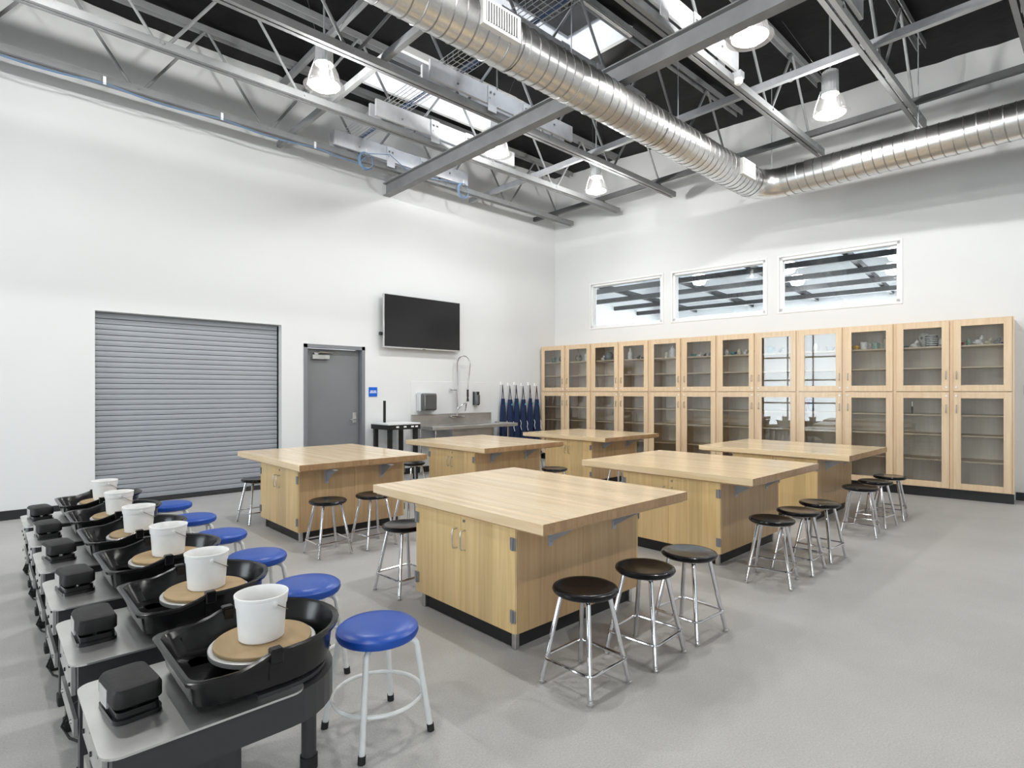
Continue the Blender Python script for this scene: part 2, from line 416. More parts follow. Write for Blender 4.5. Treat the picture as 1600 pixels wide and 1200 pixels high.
# glazed openings behind the camera
for i, (a, b_) in enumerate(FWN):
    mb = MB()
    for k in range(5): z = .05 + (3.7-.06)*k/4; mb.box((XF-.13, a, z), (XF-.07, b_, z+.06))
    for k in range(4): y = a + (b_-a-.05)*k/3; mb.box((XF-.13, y, .05), (XF-.07, y+.05, 3.75))
    fr = struct(obj('window_%d' % (i+6), mb, 'frame_grey')); obj('pane', MB().box((XF-.103, a, .05), (XF-.098, b_, 3.75)), 'pane_glass', fr)
for i, x0 in enumerate((XF+1.7,)):
    mb = MB()
    for z in (.9, 2.0, 3.14): mb.box((x0, YR-.13, z), (x0+3.2, YR-.07, z+.06))
    for k in range(4): x = x0+3.15*k/3; mb.box((x, YR-.13, .9), (x+.05, YR-.07, 3.2))
    fr = struct(obj('window_%d' % (i+8), mb, 'frame_grey')); obj('pane', MB().box((x0, YR-.103, .9), (x0+3.2, YR-.098, 3.2)), 'pane_glass', fr)
# portals guide daylight sampling through the real openings
def portal(loc, sx, sy, rot):
    l = bpy.data.lights.new('daylight_portal', 'AREA'); l.shape = 'RECTANGLE'; l.size = sx; l.size_y = sy; l.cycles.is_portal = True
    o = bpy.data.objects.new('daylight_portal', l); COL.objects.link(o); o.location = loc; o.rotation_euler = rot
for a, b_ in FWN: portal((XF-.16, (a+b_)/2, 1.9), 3.7, b_-a, (0, -PI/2, 0))
for x0 in (XF+1.7,): portal((x0+1.6, YR-.16, 2.05), 3.2, 2.3, (PI/2, 0, 0))
for a, b_, c_, d2 in SKY: portal(((a+b_)/2, (c_+d2)/2, ZC+.37), b_-a, d2-c_, (0, 0, 0))

# the room behind the three windows
AD = 9.0
struct(obj('wall_adjacent_back', wall_holes(13, 5.4, .2, [(1.0, 4.4, 2.6, 4.05), (4.9, 8.3, 2.6, 4.05), (8.8, 12.0, 2.6, 4.05)]), 'wall', loc=MB_ @ Vector((-2, AD, 0)), rz=RB))
struct(obj('wall_adjacent_left', MB().box((-2.2, .2, 0), (-2, AD, 5.4)), 'wall', loc=CN, rz=RB))
struct(obj('wall_adjacent_right', MB().box((11, .2, 0), (11.2, AD, 5.4)), 'wall', loc=CN, rz=RB))
struct(obj('ceiling_adjacent', MB().box((-2.2, .2, 5.25), (11.2, AD+.2, 5.4)), 'adj_ceiling', loc=CN, rz=RB))
pm = MB_.to_euler().z
l = bpy.data.lights.new('daylight_portal', 'AREA'); l.shape = 'RECTANGLE'; l.size = 11.5; l.size_y = 1.5; l.cycles.is_portal = True
o = bpy.data.objects.new('daylight_portal', l); COL.objects.link(o); o.location = MB_ @ Vector((4.5, AD+.25, 3.3)); o.rotation_euler = (-PI/2, 0, RB)
names = ['nearest the classroom windows', 'second from the classroom windows', 'third from the classroom windows', 'fourth, by the far glazing']
for k, t in enumerate((2.9, 4.4, 5.9, 7.4)):
    tag(obj('roof_beam', MB().box((-2, t-.05, 4.05), (11, t+.05, 4.17)), 'beam_black', loc=CN, rz=RB), 'long black ceiling beam in the room behind glass, ' + names[k], 'beam', 'black beams in the next room')
for k, s_ in enumerate((-.6, 1.3, 3.2, 5.1, 7.0, 8.9)):
    tag(obj('cross_beam', MB().box((s_-.05, .25, 4.18), (s_+.05, AD-.05, 4.30)), 'beam_black', loc=CN, rz=RB), 'black cross beam seen through the high windows, running away from them', 'beam', 'black cross beams in the next room')
k = 0
for t, z in ((3.3, 4.05), (5.2, 4.1)):
    for s_ in (1.9, 3.9, 5.9):
        t_ = thing('bowl_pendant', 'lit bowl pendant in the next room, %s of the %s row' % (['first', 'second', 'third'][int((s_-1.9)/2)], 'near' if t < 4 else 'rear'), 'lamp', MB_ @ Vector((s_ + (t-3.3)*.9, t, 0)), RB, 'bowl pendants in the next room')
        obj('bowl', MB().lathe([(.02, z-.03), (.13, z), (.17, z+.09), (.17, z+.2), (.12, z+.23)], 16), 'lamp_glow', t_)
        obj('rod', MB().tube([(0, 0, z+.22), (0, 0, 5.25)], .008, 6), 'strut_pale', t_)
        l = bpy.data.lights.new('pendant_light', 'POINT'); l.energy = 110; l.shadow_soft_size = .15
        o = bpy.data.objects.new('pendant_light', l); COL.objects.link(o); o.parent = t_; o.location = (0, 0, z-.25)

# ------------------------------------------------------------------ roller shutter, door, wall things
sh = thing('door_1', 'grey roller shutter with horizontal slats closing the wide wall opening', 'door', ((1.026+3.282)/2, WA+.13, 0)); struct(sh)
hw = (3.282-1.026)/2
slat = MB(); n_s = 35; ph = 2.36/n_s
slat.add([(x, y, z) for x in (-hw+.012, hw-.022) for y, z in ((.002, .0025), (-.004, .0045), (-.007, ph*.5), (-.004, ph-.0045), (.002, ph-.0025), (.02, ph-.002), (.02, .002))],
         [(k, (k+1)%7, 7+(k+1)%7, 7+k) for k in range(7)] + [tuple(reversed(range(7))), tuple(range(7, 14))])
sm_ = slat.mesh('slat')
for k in range(n_s): obj('slat', sm_, 'shutter', sh, (0, 0, .06+k*ph))
obj('backing', MB().box((-hw, .022, 0), (hw, .05, 2.431)), 'gap_black', sh)
obj('bottom_bar', MB().box((-hw+.03, -.015, .008), (hw-.05, .02, .058)), 'skirt_dark', sh)
obj('guide', MB().box((hw-.018, -.012, 0), (hw, .022, 2.42)), 'gap_black', sh); obj('guide', MB().box((-hw, -.012, 0), (-hw+.010, .022, 2.42)), 'gap_black', sh)
obj('hood', MB().box((-hw, -.012, 2.415), (hw, .022, 2.431)), 'frame_grey', sh)
dr = thing('door_2', 'plain grey steel door in a grey frame beside the roller shutter', 'door', (4.131, WA, 0)); struct(dr)
hw = .514
mb = MB(); mb.box((-hw, -.012, 0), (-hw+.055, .19, 2.177)); mb.box((hw-.055, -.012, 0), (hw, .19, 2.177)); mb.box((-hw, -.012, 2.122), (hw, .19, 2.177))
mb.box((-hw+.055, .14, 0), (-hw+.075, .19, 2.122)); mb.box((hw-.075, .14, 0), (hw-.055, .19, 2.122)); obj('frame', mb, 'frame_grey', dr)
lf = obj('leaf', MB().box((-hw+.06, .085, .01), (hw-.06, .13, 2.117), bev=.002), 'door_grey', dr)
cl = obj('closer', MB().box((-.36, .03, 1.95), (-.08, .085, 2.02), bev=.004), 'brushed', dr)
obj('closer_arm', MB().tube([(-.30, .05, 2.03), (-.24, .02, 2.06), (-.02, .05, 2.06)], .011, 6).box((-.33, .03, 2.02), (-.27, .07, 2.05)), 'brushed', cl)
hd = obj('lock_plate', MB().box((.345, .078, .93), (.405, .086, 1.10), bev=.003), 'brushed', dr)
obj('lever', MB().tube([(.375, .08, .985), (.375, .03, .985), (.27, .03, .98)], .011, 8), 'chrome', hd)

sg = thing('room_sign', 'small square blue sign with white lettering beside the grey door', 'sign', (4.795, WA, 1.437))
obj('plate', MB().box((-.078, -.012, -.078), (.078, 0, .078), bev=.002), 'sign_blue', sg)
mb = MB(); 
for x0, n_ in ((-.052, 4), (.006, 4)):
    for k in range(n_): mb.box((x0+k*.0125, -.014, .006), (x0+k*.0125+.009, -.012, .022))
for k in range(10): mb.box((-.062+k*.0125, -.014, -.020), (-.062+k*.0125+.009, -.012, -.004))
obj('lettering', mb, 'sign_white', sg)

tv = thing('wall_television', 'large black flat television mounted on the white wall', 'television', (5.73, WA, 2.635))
obj('bezel', MB().box((-.805, -.13, -.455), (.805, -.085, .455), bev=.004), 'bezel', tv)
obj('screen', MB().box((-.790, -.134, -.430), (.790, -.128, .443)), 'screen', tv)
obj('housing', MB().box((-.6, -.085, -.33), (.6, -.05, .3), bev=.01), 'dark_plastic', tv)
obj('wall_mount', MB().box((-.3, -.05, -.2), (.3, 0, .2)), 'dark_plastic', tv)
obj('sensor', MB().box((-.03, -.137, -.458), (.03, -.12, -.447), bev=.003), 'dark_plastic', tv)
obj('cable_boss', MB().tube([(-.80, -.07, -.22), (-.85, -.07, -.22)], .03, 10), 'dark_plastic', tv)

# splash panel, sink, dispensers
struct(obj('trim_1', MB().box((5.53, WA-.006, .86), (7.36, WA, 1.625), bev=.002), 'panel_white', label='thin white splash panel behind the sink'))
sk = thing('utility_sink', 'stainless steel sink with tall backsplash and long drainboard', 'sink', (6.46, WA-.01, 0))
obj('backsplash', MB().box((-.92, -.03, .80), (.92, -.008, 1.02), bev=.006).prism([(-.92, -.03), (.92, -.03), (.92, -.008), (-.92, -.008)], 1.02, 1.035), 'stainless', sk)
mb = MB(); mb.box((-.92, -.66, .80), (-.45, -.03, .825), bev=.004); mb.box((.42, -.66, .80), (1.02, -.03, .825), bev=.004)
mb.box((-.45, -.66, .80), (.42, -.58, .825)); mb.box((-.45, -.11, .80), (.42, -.03, .825)); mb.box((-.93, -.68, .79), (1.03, -.655, .85), bev=.008); mb.box((1.01, -.66, .79), (1.03, -.03, .85)); mb.box((-.93, -.66, .79), (-.91, -.03, .85))
obj('drainboard', mb, 'stainless', sk)
mb = MB(); mb.box((-.46, -.60, .58), (.43, -.58, .80)); mb.box((-.46, -.11, .58), (.43, -.09, .80)); mb.box((-.46, -.58, .58), (-.44, -.11, .80)); mb.box((.41, -.58, .58), (.43, -.11, .80)); mb.box((-.46, -.60, .56), (.43, -.09, .58))
obj('basin', mb, 'stainless', sk)
for x in (-.80, -.2, .25, .86):
    for y in (-.58, -.12): obj('leg', MB().tube([(x, y, 0), (x, y, .80 if abs(x) > .5 else .57)], .02, 10), 'chrome', sk)
obj('drain_pipe', MB().tube([(0, -.35, .56), (0, -.35, .40), (.05, -.25, .36), (.15, -.06, .36)], .025, 8), 'chrome', sk)
fa = obj('faucet', MB().tube([(.03, -.05, .97), (.03, -.09, .97)], .02, 8).box((-.12, -.11, .955), (.16, -.075, .99), bev=.006).tube([(-.12, -.09, .97), (-.18, -.12, .985)], .014, 6).tube([(.16, -.09, .97), (.21, -.12, .985)], .014, 6)
          .tube([(.03, -.09, .97), (.03, -.09, 1.82)], .012, 8).tube([(.03, -.09, 1.47), (-.08, -.02, 1.47)], .008, 6).lathe([(.03, 0), (.03, .012)], 10, M=Matrix.Translation((-.09, -.02, 1.47)) @ Matrix.Rotation(PI/2, 4, 'Y'))
          .tube([(.03, -.09, 1.10)] + [(.03+.10*math.sin(q)+.06*q/PI, -.09-.16*q/PI, 1.10+.13*math.sin(q)) for q in [PI*k/8 for k in range(1, 8)]] + [(.09, -.25, 1.09)], .011, 8), 'chrome', sk)
pts = [(.03, -.09, 1.80)]
for k in range(13):
    q = PI - PI*1.12*k/12; pts.append((.03+.10+.10*math.cos(q), -.09-.012*k, 1.98+.13*math.sin(q)))
pts += [(.17, -.27, 1.78), (.12, -.30, 1.62), (.11, -.30, 1.48)]
obj('spray_hose', MB().tube(pts, .011, 8), 'nickel', fa)
obj('spray_handle', MB().tube([(.11, -.30, 1.48), (.11, -.30, 1.34)], .02, 8).tube([(.11, -.30, 1.34), (.11, -.30, 1.26)], [.014, .026], 8), 'dark_plastic', fa)
pt = thing('towel_dispenser', 'grey paper towel dispenser with smoky window above the sink', 'dispenser', (5.81, WA-.006, 1.255))
obj('housing', MB().box((-.17, -.12, -.17), (.17, 0, .18), bev=.02), 'dispenser', pt)
rings = []
for y, k in ((-.121, .145), (-.19, .145), (-.225, .12)): rings.append([Vector((x, y, z)) for x, z in rrect(-k, k, -k, k+.01, .03)])
obj('window', MB().loft(rings), 'smoke_plastic', pt); obj('lever', MB().box((.15, -.17, -.1), (.172, -.1, .03), bev=.004), 'trim_white', pt)
obj('paper_roll', MB().tube([(-.1, -.07, .02), (.1, -.07, .02)], .05, 12), 'brushed', pt)
sd = thing('soap_dispenser', 'small dark soap dispenser on the splash panel right of the faucet', 'dispenser', (6.99, WA-.006, 1.31))
obj('housing', MB().prism([(-.055, 0), (.055, 0), (.055, -.06), (.03, -.10), (-.03, -.10), (-.055, -.06)], -.13, .13), 'dark_plastic', sd)
obj('push_bar', MB().box((-.04, -.115, -.11), (.04, -.098, .07), bev=.01), 'smoke_plastic', sd)

# black equipment stand
bt = thing('equipment_stand', 'tall black metal stand with white top beside the sink', 'stand', (5.02, 8.18, 0))
obj('top', MB().box((-.30, -.28, .905), (.30, .27, .93), bev=.003), 'panel_white', bt)
mb = MB()
for y in (-.28, .25): mb.box((-.30, y, .83), (.30, y+.02, .904))
for x in (-.30, .28): mb.box((x, -.26, .83), (x+.02, .25, .904))
obj('apron_frame', mb, 'kick_black', bt)
for x in (-.24, .24):
    for y in (-.22, .22): obj('leg', MB().box((x-.03, y-.03, 0), (x+.03, y+.03, .83)), 'kick_black', bt)
for x in (-.16, -.02, .12, .2): obj('white_tag', MB().box((x, -.283, .86), (x+.05, -.280, .885)), 'sign_white', bt)
obj('post', MB().box((-.16, .1, .93), (-.12, .13, 1.29), bev=.004), 'kick_black', bt)
# aprons
mbA = MB(); rows = [(1.30, .055, 0), (1.22, .060, .012), (1.10, .075, .03), (.96, .084, .045), (.75, .086, .05), (.60, .087, .052), (.44, .088, .055)]
rings = []
for z, hwid, dep in rows:
    ring = []
    for k in range(20):
        q = 2*PI*k/20; fold = 1 + .22*math.sin(q*5 + z*3); ring.append(Vector((hwid*math.cos(q), (.02+dep*.55)*math.sin(q)*fold, z)))
    rings.append(ring)
mbA.loft(rings); apm = mbA.mesh('cloth')
stm = MB().tube([(-.03, .0, 1.29), (-.012, .005, 1.45), (0, .01, 1.585), (.012, .005, 1.45), (.03, 0, 1.29)], .008, 6).mesh('strap')
hkm = MB().box((-.012, .045, 1.575), (.012, .06, 1.64)).tube([(0, .05, 1.585), (0, .0, 1.58), (0, -.015, 1.60)], .006, 6).mesh('hook_m')
logo = MB().lathe([(0, 0), (.018, .001), (.018, .004), (0, .005)], 10, M=Matrix.Translation((.01, -.052, 1.20)) @ Matrix.Rotation(PI/2, 4, 'X')).mesh('logo')
tiem = MB().tube([(.03, -.075, .86), (.05, -.085, .80), (.035, -.08, .74), (.06, -.085, .66)], .006, 6).mesh('tie')
ordn = ['first', 'second', 'third', 'fourth', 'fifth', 'sixth']
for k, x in enumerate((7.66, 7.855, 8.035, 8.23, 8.435, 8.63)):
    a = thing('apron', 'navy cloth apron hanging from a wall hook, %s from the sink' % ordn[k], 'apron', (x, WA-.075, -.02*(k % 2)), (.2, -.15, .1, -.1, .25, 0)[k], 'navy aprons on hooks')
    obj('cloth', apm, 'apron_navy', a); obj('strap', stm, 'apron_strap', a); obj('logo', logo, 'apron_logo', a); obj('tie', tiem, 'sign_white', a)
    h = tag(obj('wall_hook', hkm, 'sign_white', None, (x, WA-.06, -.02*(k % 2))), 'white wall hook holding the %s apron from the sink' % ordn[k], 'hook', 'apron hooks')

# ------------------------------------------------------------------ glass-door cabinets along the back wall
CW = 7.60/12; CD = .48; CZ0, CZ1 = .135, 2.40
def door_mesh(wd, z0, z1):
    st = .082; mb = MB(); hw = wd/2
    mb.box((-hw, 0, z0), (-hw+st, .022, z1), bev=.002); mb.box((hw-st, 0, z0), (hw, .022, z1), bev=.002)
    mb.box((-hw+st, .001, z0), (hw-st, .021, z0+st)); mb.box((-hw+st, .001, z1-st), (hw-st, .021, z1)); return mb
DW = CW-.042
dU = door_mesh(DW, 1.446, CZ1-.008).mesh('door_upper'); dL = door_mesh(DW, CZ0+.006, 1.434).mesh('door_lower')
gU = MB().box((-DW/2+.08, .009, 1.526), (DW/2-.08, .013, CZ1-.088)).mesh('gU'); gL = MB().box((-DW/2+.08, .009, CZ0+.086), (DW/2-.08, .013, 1.354)).mesh('gL')
pull = MB().tube([(0, 0, -.05), (0, -.026, -.042), (0, -.03, 0), (0, -.026, .042), (0, 0, .05)], .0055, 6).mesh('pull')
dot = MB().lathe([(0, 0), (.013, 0), (.013, .004), (0, .004)], 12, M=Matrix.Rotation(PI/2, 4, 'X')).mesh('latch')
shm = MB().box((-CW/2+.022, .03, -.010), (CW/2-.022, CD-.02, .010)).mesh('shelf')
SH = (.51, .85, 1.12, 1.765, 2.05)
place = ['beside the hanging aprons', 'second from the aprons', 'third from the aprons', 'fourth from the aprons', 'fifth from the aprons', 'at the open-floor end of the row']
for u_ in range(6):
    x0 = u_*2*CW
    c = thing('display_cabinet', 'tall maple cabinet with four glazed doors, ' + place[u_], 'cabinet', B(x0, CD, 0), RB, 'glazed maple cabinets')
    mb = MB(); W2 = 2*CW
    for x in (0, CW-.011, W2-.022): mb.box((x, .0, CZ0), (x+.022, CD-.003, CZ1))
    for z in (CZ0, 1.43, CZ1-.022): mb.box((.022, 0.002, z), (W2-.022, CD-.004, z+.022))
    obj('carcass', mb, 'cab_maple', c)
    mb = MB(); 
    for x in (0, CW-.019, W2-.019): mb.box((x, -.004, CZ0), (x+.019 + (.019 if 0 < x < W2-.1 else 0), .0, CZ1))
    obj('face_stiles', mb, 'cab_maple', c)
    obj('back_panel', MB().box((.02, CD-.016, CZ0+.02), (W2-.02, CD-.004, CZ1-.02)), 'cab_inner', c)
    obj('kick', MB().box((.0, .06, 0), (W2, CD-.005, CZ0-.001)), 'kick_black', c)
    for k in (0, 1):
        cx = CW*(k+.5); hs = 1 if k == 0 else -1
        for z in SH: obj('shelf', shm, 'shelf_edge', c, (cx, 0, z))
        for me, g_, hz, dz_, nm in ((dU, gU, 1.66, 1.50, 'door'), (dL, gL, 1.21, 1.385, 'door')):
            d = obj(nm, me, 'cab_maple', c, (cx, -.0265, 0)); obj('glass', g_, 'cabinet_glass', d)
            obj('handle', pull, 'nickel', d, (hs*(DW/2-.035), 0, hz), 0, 'small bronze-grey pull'); obj('latch_disc', dot, 'trim_white', d, (hs*(DW/2-.03), -.001, dz_))

# ceramics on the shelves
prof = {
 'vase': [(0,0),(.030,0),(.055,.05),(.060,.09),(.035,.14),(.028,.16),(.034,.175),(.026,.175),(.02,.15)],
 'jar': [(0,0),(.050,0),(.055,.02),(.055,.12),(.048,.135),(.050,.14),(.050,.155),(.02,.16),(.018,.18),(0,.182)],
 'cup': [(0,0),(.038,0),(.044,.03),(.046,.10),(.042,.10),(.040,.02),(0,.012)],
 'bowl': [(0,0),(.035,0),(.06,.03),(.075,.075),(.070,.075),(.055,.03),(0,.012)],
 'bottle': [(0,0),(.045,0),(.048,.05),(.045,.13),(.02,.17),(.018,.21),(.022,.22),(0,.222)],
 'pot': [(0,0),(.04,0),(.075,.05),(.080,.09),(.06,.13),(.05,.14),(.055,.15),(.045,.15),(0,.13)],
 'dish': [(0,0),(.06,0),(.085,.02),(.09,.045),(.085,.045),(.06,.012),(0,.01)],
}
cer = {}
def ceramic_mat(n_, c_):
    if n_ not in cer: cer[n_] = mat('glaze_'+n_, c_, .22, noise=.18, nscale=30)
    return 'glaze_'+n_
GC = {'green': (.03,.13,.07), 'navy': (.02,.04,.13), 'olive': (.13,.13,.05), 'white': (.80,.79,.76), 'grey': (.30,.33,.34), 'teal': (.08,.25,.27), 'black': (.015,.015,.015), 'cream': (.68,.62,.48), 'yellow': (.70,.45,.03), 'mint': (.28,.42,.33), 'red': (.38,.05,.03), 'cobalt': (.02,.03,.26), 'brown': (.16,.08,.04), 'tan': (.45,.32,.18)}
def figure(mb, h):
    mb.blob((0, 0, h*.35), (h*.42, h*.34, h*.36)); mb.blob((h*.30, 0, h*.78), (h*.24, h*.22, h*.24)); mb.blob((h*.30, h*.15, h*1.0), (h*.07, h*.06, h*.12), 8, 6); mb.blob((h*.30, -h*.15, h*1.0), (h*.07, h*.06, h*.12), 8, 6)
    mb.blob((h*.3, h*.16, h*.1), (h*.12, h*.1, h*.12), 8, 6); mb.blob((h*.3, -h*.16, h*.1), (h*.12, h*.1, h*.12), 8, 6); mb.blob((-h*.42, 0, h*.3), (h*.12, h*.07, h*.10), 8, 6); return mb
def ceramic(col, dx, kind, colour, scale=1.0, shelf=2.05, dy=.16, extra=''):
    s_ = (col+.5)*CW + dx; me = MB()
    if kind == 'figurine': figure(me, .088*scale)
    else:
        me.lathe([(r*scale, z*scale) for r, z in prof[kind]], 18)
        if kind == 'cup': me.tube([(.044*scale+.03*scale*math.sin(q), 0, scale*(.05+.03*math.cos(q))) for q in [PI*k/6 for k in range(7)]], .006*scale, 6)
    p = B(s_, CD-dy, shelf+.0101)
    nm = {'figurine': 'ceramic_figurine', 'jar': 'lidded_jar', 'cup': 'ceramic_mug', 'pot': 'ceramic_pot', 'vase': 'ceramic_vase', 'bowl': 'ceramic_bowl', 'bottle': 'ceramic_bottle', 'dish': 'ceramic_dish'}[kind]
    o = obj(nm, me, ceramic_mat(colour, GC[colour]), None, p, RB + random.uniform(-.5, .5))
    nth = ['first', 'second', 'third', 'fourth', 'fifth', 'sixth', 'seventh', 'eighth', 'ninth', 'tenth', 'eleventh', 'twelfth'][col]
    return tag(o, '%s%s %s on the top shelf of the %s glazed bay from the aprons' % (extra, colour, nm.replace('_', ' '), nth), nm.split('_')[1], 'pottery in the glazed cabinets')
ITEMS = [(0,-.10,'cup','green',1.1,''),(0,.10,'pot','navy',.85,''),(1,-.10,'pot','olive',.9,'squat '),(1,.11,'jar','white',.95,'tall '),
 (2,-.14,'figurine','white',1.1,'low '),(2,.0,'pot','grey',1.05,'large '),(2,.15,'figurine','tan',1.1,''),(3,-.16,'bottle','white',1.0,'narrow '),(3,.0,'figurine','black',.9,''),(3,.13,'dish','black',.8,''),
 (4,-.07,'jar','cream',.62,'small '),(4,.06,'jar','white',1.18,'tall '),(4,.20,'cup','olive',1.0,''),(5,-.17,'bowl','teal',.7,''),(5,-.06,'figurine','white',.75,''),(5,.03,'figurine','black',.7,''),(5,.14,'figurine','grey',1.1,''),
 (6,-.205,'vase','white',.62,''),(6,-.105,'bowl','teal',.75,''),(6,.0,'vase','cream',.66,''),(6,.09,'figurine','white',1.0,''),(6,.19,'pot','black',.65,''),(7,-.12,'pot','teal',.8,''),(7,.02,'figurine','grey',1.0,''),(8,-.1,'vase','white',.8,''),(8,.1,'bowl','grey',.9,''),
 (9,-.19,'bowl','yellow',.85,'bright '),(9,-.08,'cup','white',1.1,'plain '),(9,.065,'cup','mint',.95,''),(9,.215,'jar','cream',1.05,'tall '),
 (10,-.235,'dish','teal',.75,''),(10,-.11,'figurine','white',1.15,''),(10,.235,'pot','white',.88,'round '),
 (11,-.225,'bowl','red',.6,''),(11,-.14,'vase','mint',.55,''),(11,-.04,'figurine','white',1.3,'stout '),(11,.06,'figurine','cream',.95,''),(11,.145,'figurine','grey',.95,'upright '),(11,.235,'dish','cobalt',.55,'deep ')]
for c_, dx, kd, co, s_, ex in ITEMS: ceramic(c_, dx, kd, co, s_, extra=ex, dy=.14 + .05*random.random())
# skull mask and striped pot in the eleventh bay
p = B(10.5*CW-.005, CD-.34, 2.0601)
t_ = thing('skull_mask', 'white skull-shaped ceramic mask in the eleventh bay beside a striped pot', 'mask', p, RB, 'pottery in the glazed cabinets')
obj('face', MB().blob((0, 0, .15), (.075, .03, .075)).blob((.0, 0, .07), (.05, .026, .07)), ceramic_mat('white', GC['white']), t_)
for x in (-.03, .03): obj('eye_socket', MB().blob((x, -.026, .145), (.017, .008, .02), 10, 6), ceramic_mat('black', GC['black']), t_)
p = B(10.5*CW+.09, CD-.14, 2.0601)
t_ = thing('striped_pot', 'black and white banded ceramic pot beside the skull mask', 'pot', p, RB, 'pottery in the glazed cabinets')
obj('body', MB().lathe([(0,0),(.06,0),(.07,.03),(.072,.12),(.06,.16),(.05,.16),(.05,.02),(0,.015)], 20), 'glaze_white', t_)
for k in range(6): obj('black_band', MB().lathe([(.0725 if k else .068, .012+k*.025), (.0745, .012+k*.025), (.0745, .024+k*.025), (.072, .024+k*.025)], 20, caps=False), 'glaze_black', t_)
for k, c_ in enumerate(('red', 'cobalt')):
    bk = obj('upright_book', MB().box((-.012, 0, 0), (.012, .15, .20), Matrix.Rotation(-.22, 4, 'Y')), ceramic_mat(c_, GC[c_]), None, B(8.5*CW-.17+k*.035, CD-.07, 1.1335), RB)
    tag(bk, 'thin leaning %s book on a lower shelf of the ninth glazed bay' % c_, 'book', 'books in the cabinets')
sl = thing('utility_knife', 'small dark tool standing on a lower shelf of the eleventh bay', 'tool', B(10.5*CW-.13, CD-.15, 1.1305), RB)
obj('handle', MB().tube([(0, 0, 0), (0, 0, .10)], .012, 8), 'dark_plastic', sl); obj('blade', MB().box((-.004, -.002, .10), (.004, .002, .165)), 'chrome', sl)
tag(obj('wall_switch', MB().box((7.70, -.012, 1.40), (7.78, 0, 1.53), bev=.003), 'switch_grey', None, CN, RB), 'small dark grey switch plate on the wall past the cabinets', 'switch')

# ------------------------------------------------------------------ worktables
TZ, TT = .76, .056
TU, TV = 1.415, 1.72
NST = 32
stm_ = MB().box((0, 0, 0), (TU/NST-.0004, TV, TT), bev=.0012).mesh('stave')
def bracket_mesh():
    mb = MB(); mb.box((-.018, -.004, -.15), (.018, 0, 0)); mb.box((-.018, -.22, -.004), (.018, -.004, 0)); mb.prism([(-.004, -.012), (-.20, -.012), (-.004, -.13)], -.003, .003, Matrix(((0,0,1,0),(1,0,0,0),(0,1,0,0),(0,0,0,1))))
    return mb.mesh('bracket')
brm = bracket_mesh()
bolt = MB().lathe([(0, 0), (.007, 0), (.007, .004), (0, .005)], 8, M=Matrix.Translation((0, -.004, -.12)) @ Matrix.Rotation(PI/2, 4, 'X')).mesh('screw')
hpull = MB().tube([(0, 0, -.06), (-.028, 0, -.057), (-.034, 0, -.045), (-.034, 0, .045), (-.028, 0, .057), (0, 0, .06)], .005, 8).mesh('pull2')
hinge = MB().box((-.008, -.022, -.035), (0, .022, .035), bev=.002).tube([(-.010, 0, -.035), (-.010, 0, .035)], .006, 8).mesh('hinge')
lockm = MB().lathe([(0, 0), (.009, 0), (.009, .006), (0, .006)], 10, M=Matrix.Rotation(-PI/2, 4, 'Y')).mesh('lock')
KZ = .10
def worktable(u0, v0, b0, b1, label):
    t = thing('worktable', label, 'table', (u0, v0, 0), 0, 'maple-topped worktables')
    top = obj('top_frame', MB().box((.02, .02, TZ-TT-.012), (TU-.02, TV-.02, TZ-TT-.0005)), 'birch_shaded', t)
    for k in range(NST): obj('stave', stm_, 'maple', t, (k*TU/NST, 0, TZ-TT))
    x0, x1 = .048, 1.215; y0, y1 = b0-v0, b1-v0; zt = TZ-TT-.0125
    obj('carcass', MB().box((x0+.02, y0+.018, KZ), (x1-.02, y1-.018, zt)), 'birch_shaded', t)
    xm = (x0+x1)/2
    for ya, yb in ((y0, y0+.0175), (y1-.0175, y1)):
        for xa, xb in ((x0+.021, xm-.001), (xm+.001, x1-.021)): obj('side_panel', MB().box((xa, ya, KZ), (xb, yb, zt), bev=.001), 'birch_shaded', t)
    ym = (y0+y1)/2
    for xa, xb, sg_ in ((x0, x0+.0195, 1), (x1-.0195, x1, -1)):
        for ya, yb, hy in ((y0+.002, ym-.0015, ym-.04), (ym+.0015, y1-.002, ym+.04)):
            d = obj('door', MB().box((xa, ya, KZ+.002), (xb, yb, zt-.004), bev=.0015), 'birch_door', t)
            xf = xa if sg_ > 0 else xb
            obj('handle', hpull, 'brushed', d, (xf, hy, .54), 0 if sg_ > 0 else PI)
            ye = ya+.012 if hy < ym else yb-.012
            for z in (.60, .20): obj('hinge', hinge, 'hinge', d, (xf, ye, z), 0 if sg_ > 0 else PI)
            if hy < ym: obj('lock', lockm, 'nickel', d, (xf, ym-.035, .655), 0 if sg_ > 0 else PI)
    obj('kick', MB().box((x0+.05, y0+.05, .0), (x1-.05, y1-.05, KZ)), 'kick_black', t)
    for x in (x0+.045, x1-.045):
        for y in (y0+.045, y1-.045): obj('corner_post', MB().box((x-.016, y-.016, 0), (x+.016, y+.016, KZ), bev=.003), 'brushed', t)
    for x in (.33, .94):
        for y, r in ((y0, 0), (y1, PI)):
            bk = obj('bracket', brm, 'bracket', t, (x, y, zt), r); obj('screw', bolt, 'nickel', bk)
    return t
worktable(2.10, 2.01, 2.27, 3.24, 'maple-topped worktable between the blue stools and the middle open-floor worktable')
worktable(2.15, 5.16, 5.31, 6.29, 'maple-topped worktable standing in front of the grey roller shutter')
worktable(4.40, 5.18, 5.43, 6.40, 'maple-topped worktable standing in front of the stainless sink')
worktable(4.39, 1.95, 2.24, 3.21, 'middle maple-topped worktable on the open-floor side, a worktable at each end')
worktable(6.66, 5.13, 5.42, 6.38, 'maple-topped worktable in the far corner between the aprons and the cabinets')
worktable(6.70, 1.95, 2.28, 3.25, 'maple-topped worktable next to the open-floor end of the cabinet row')

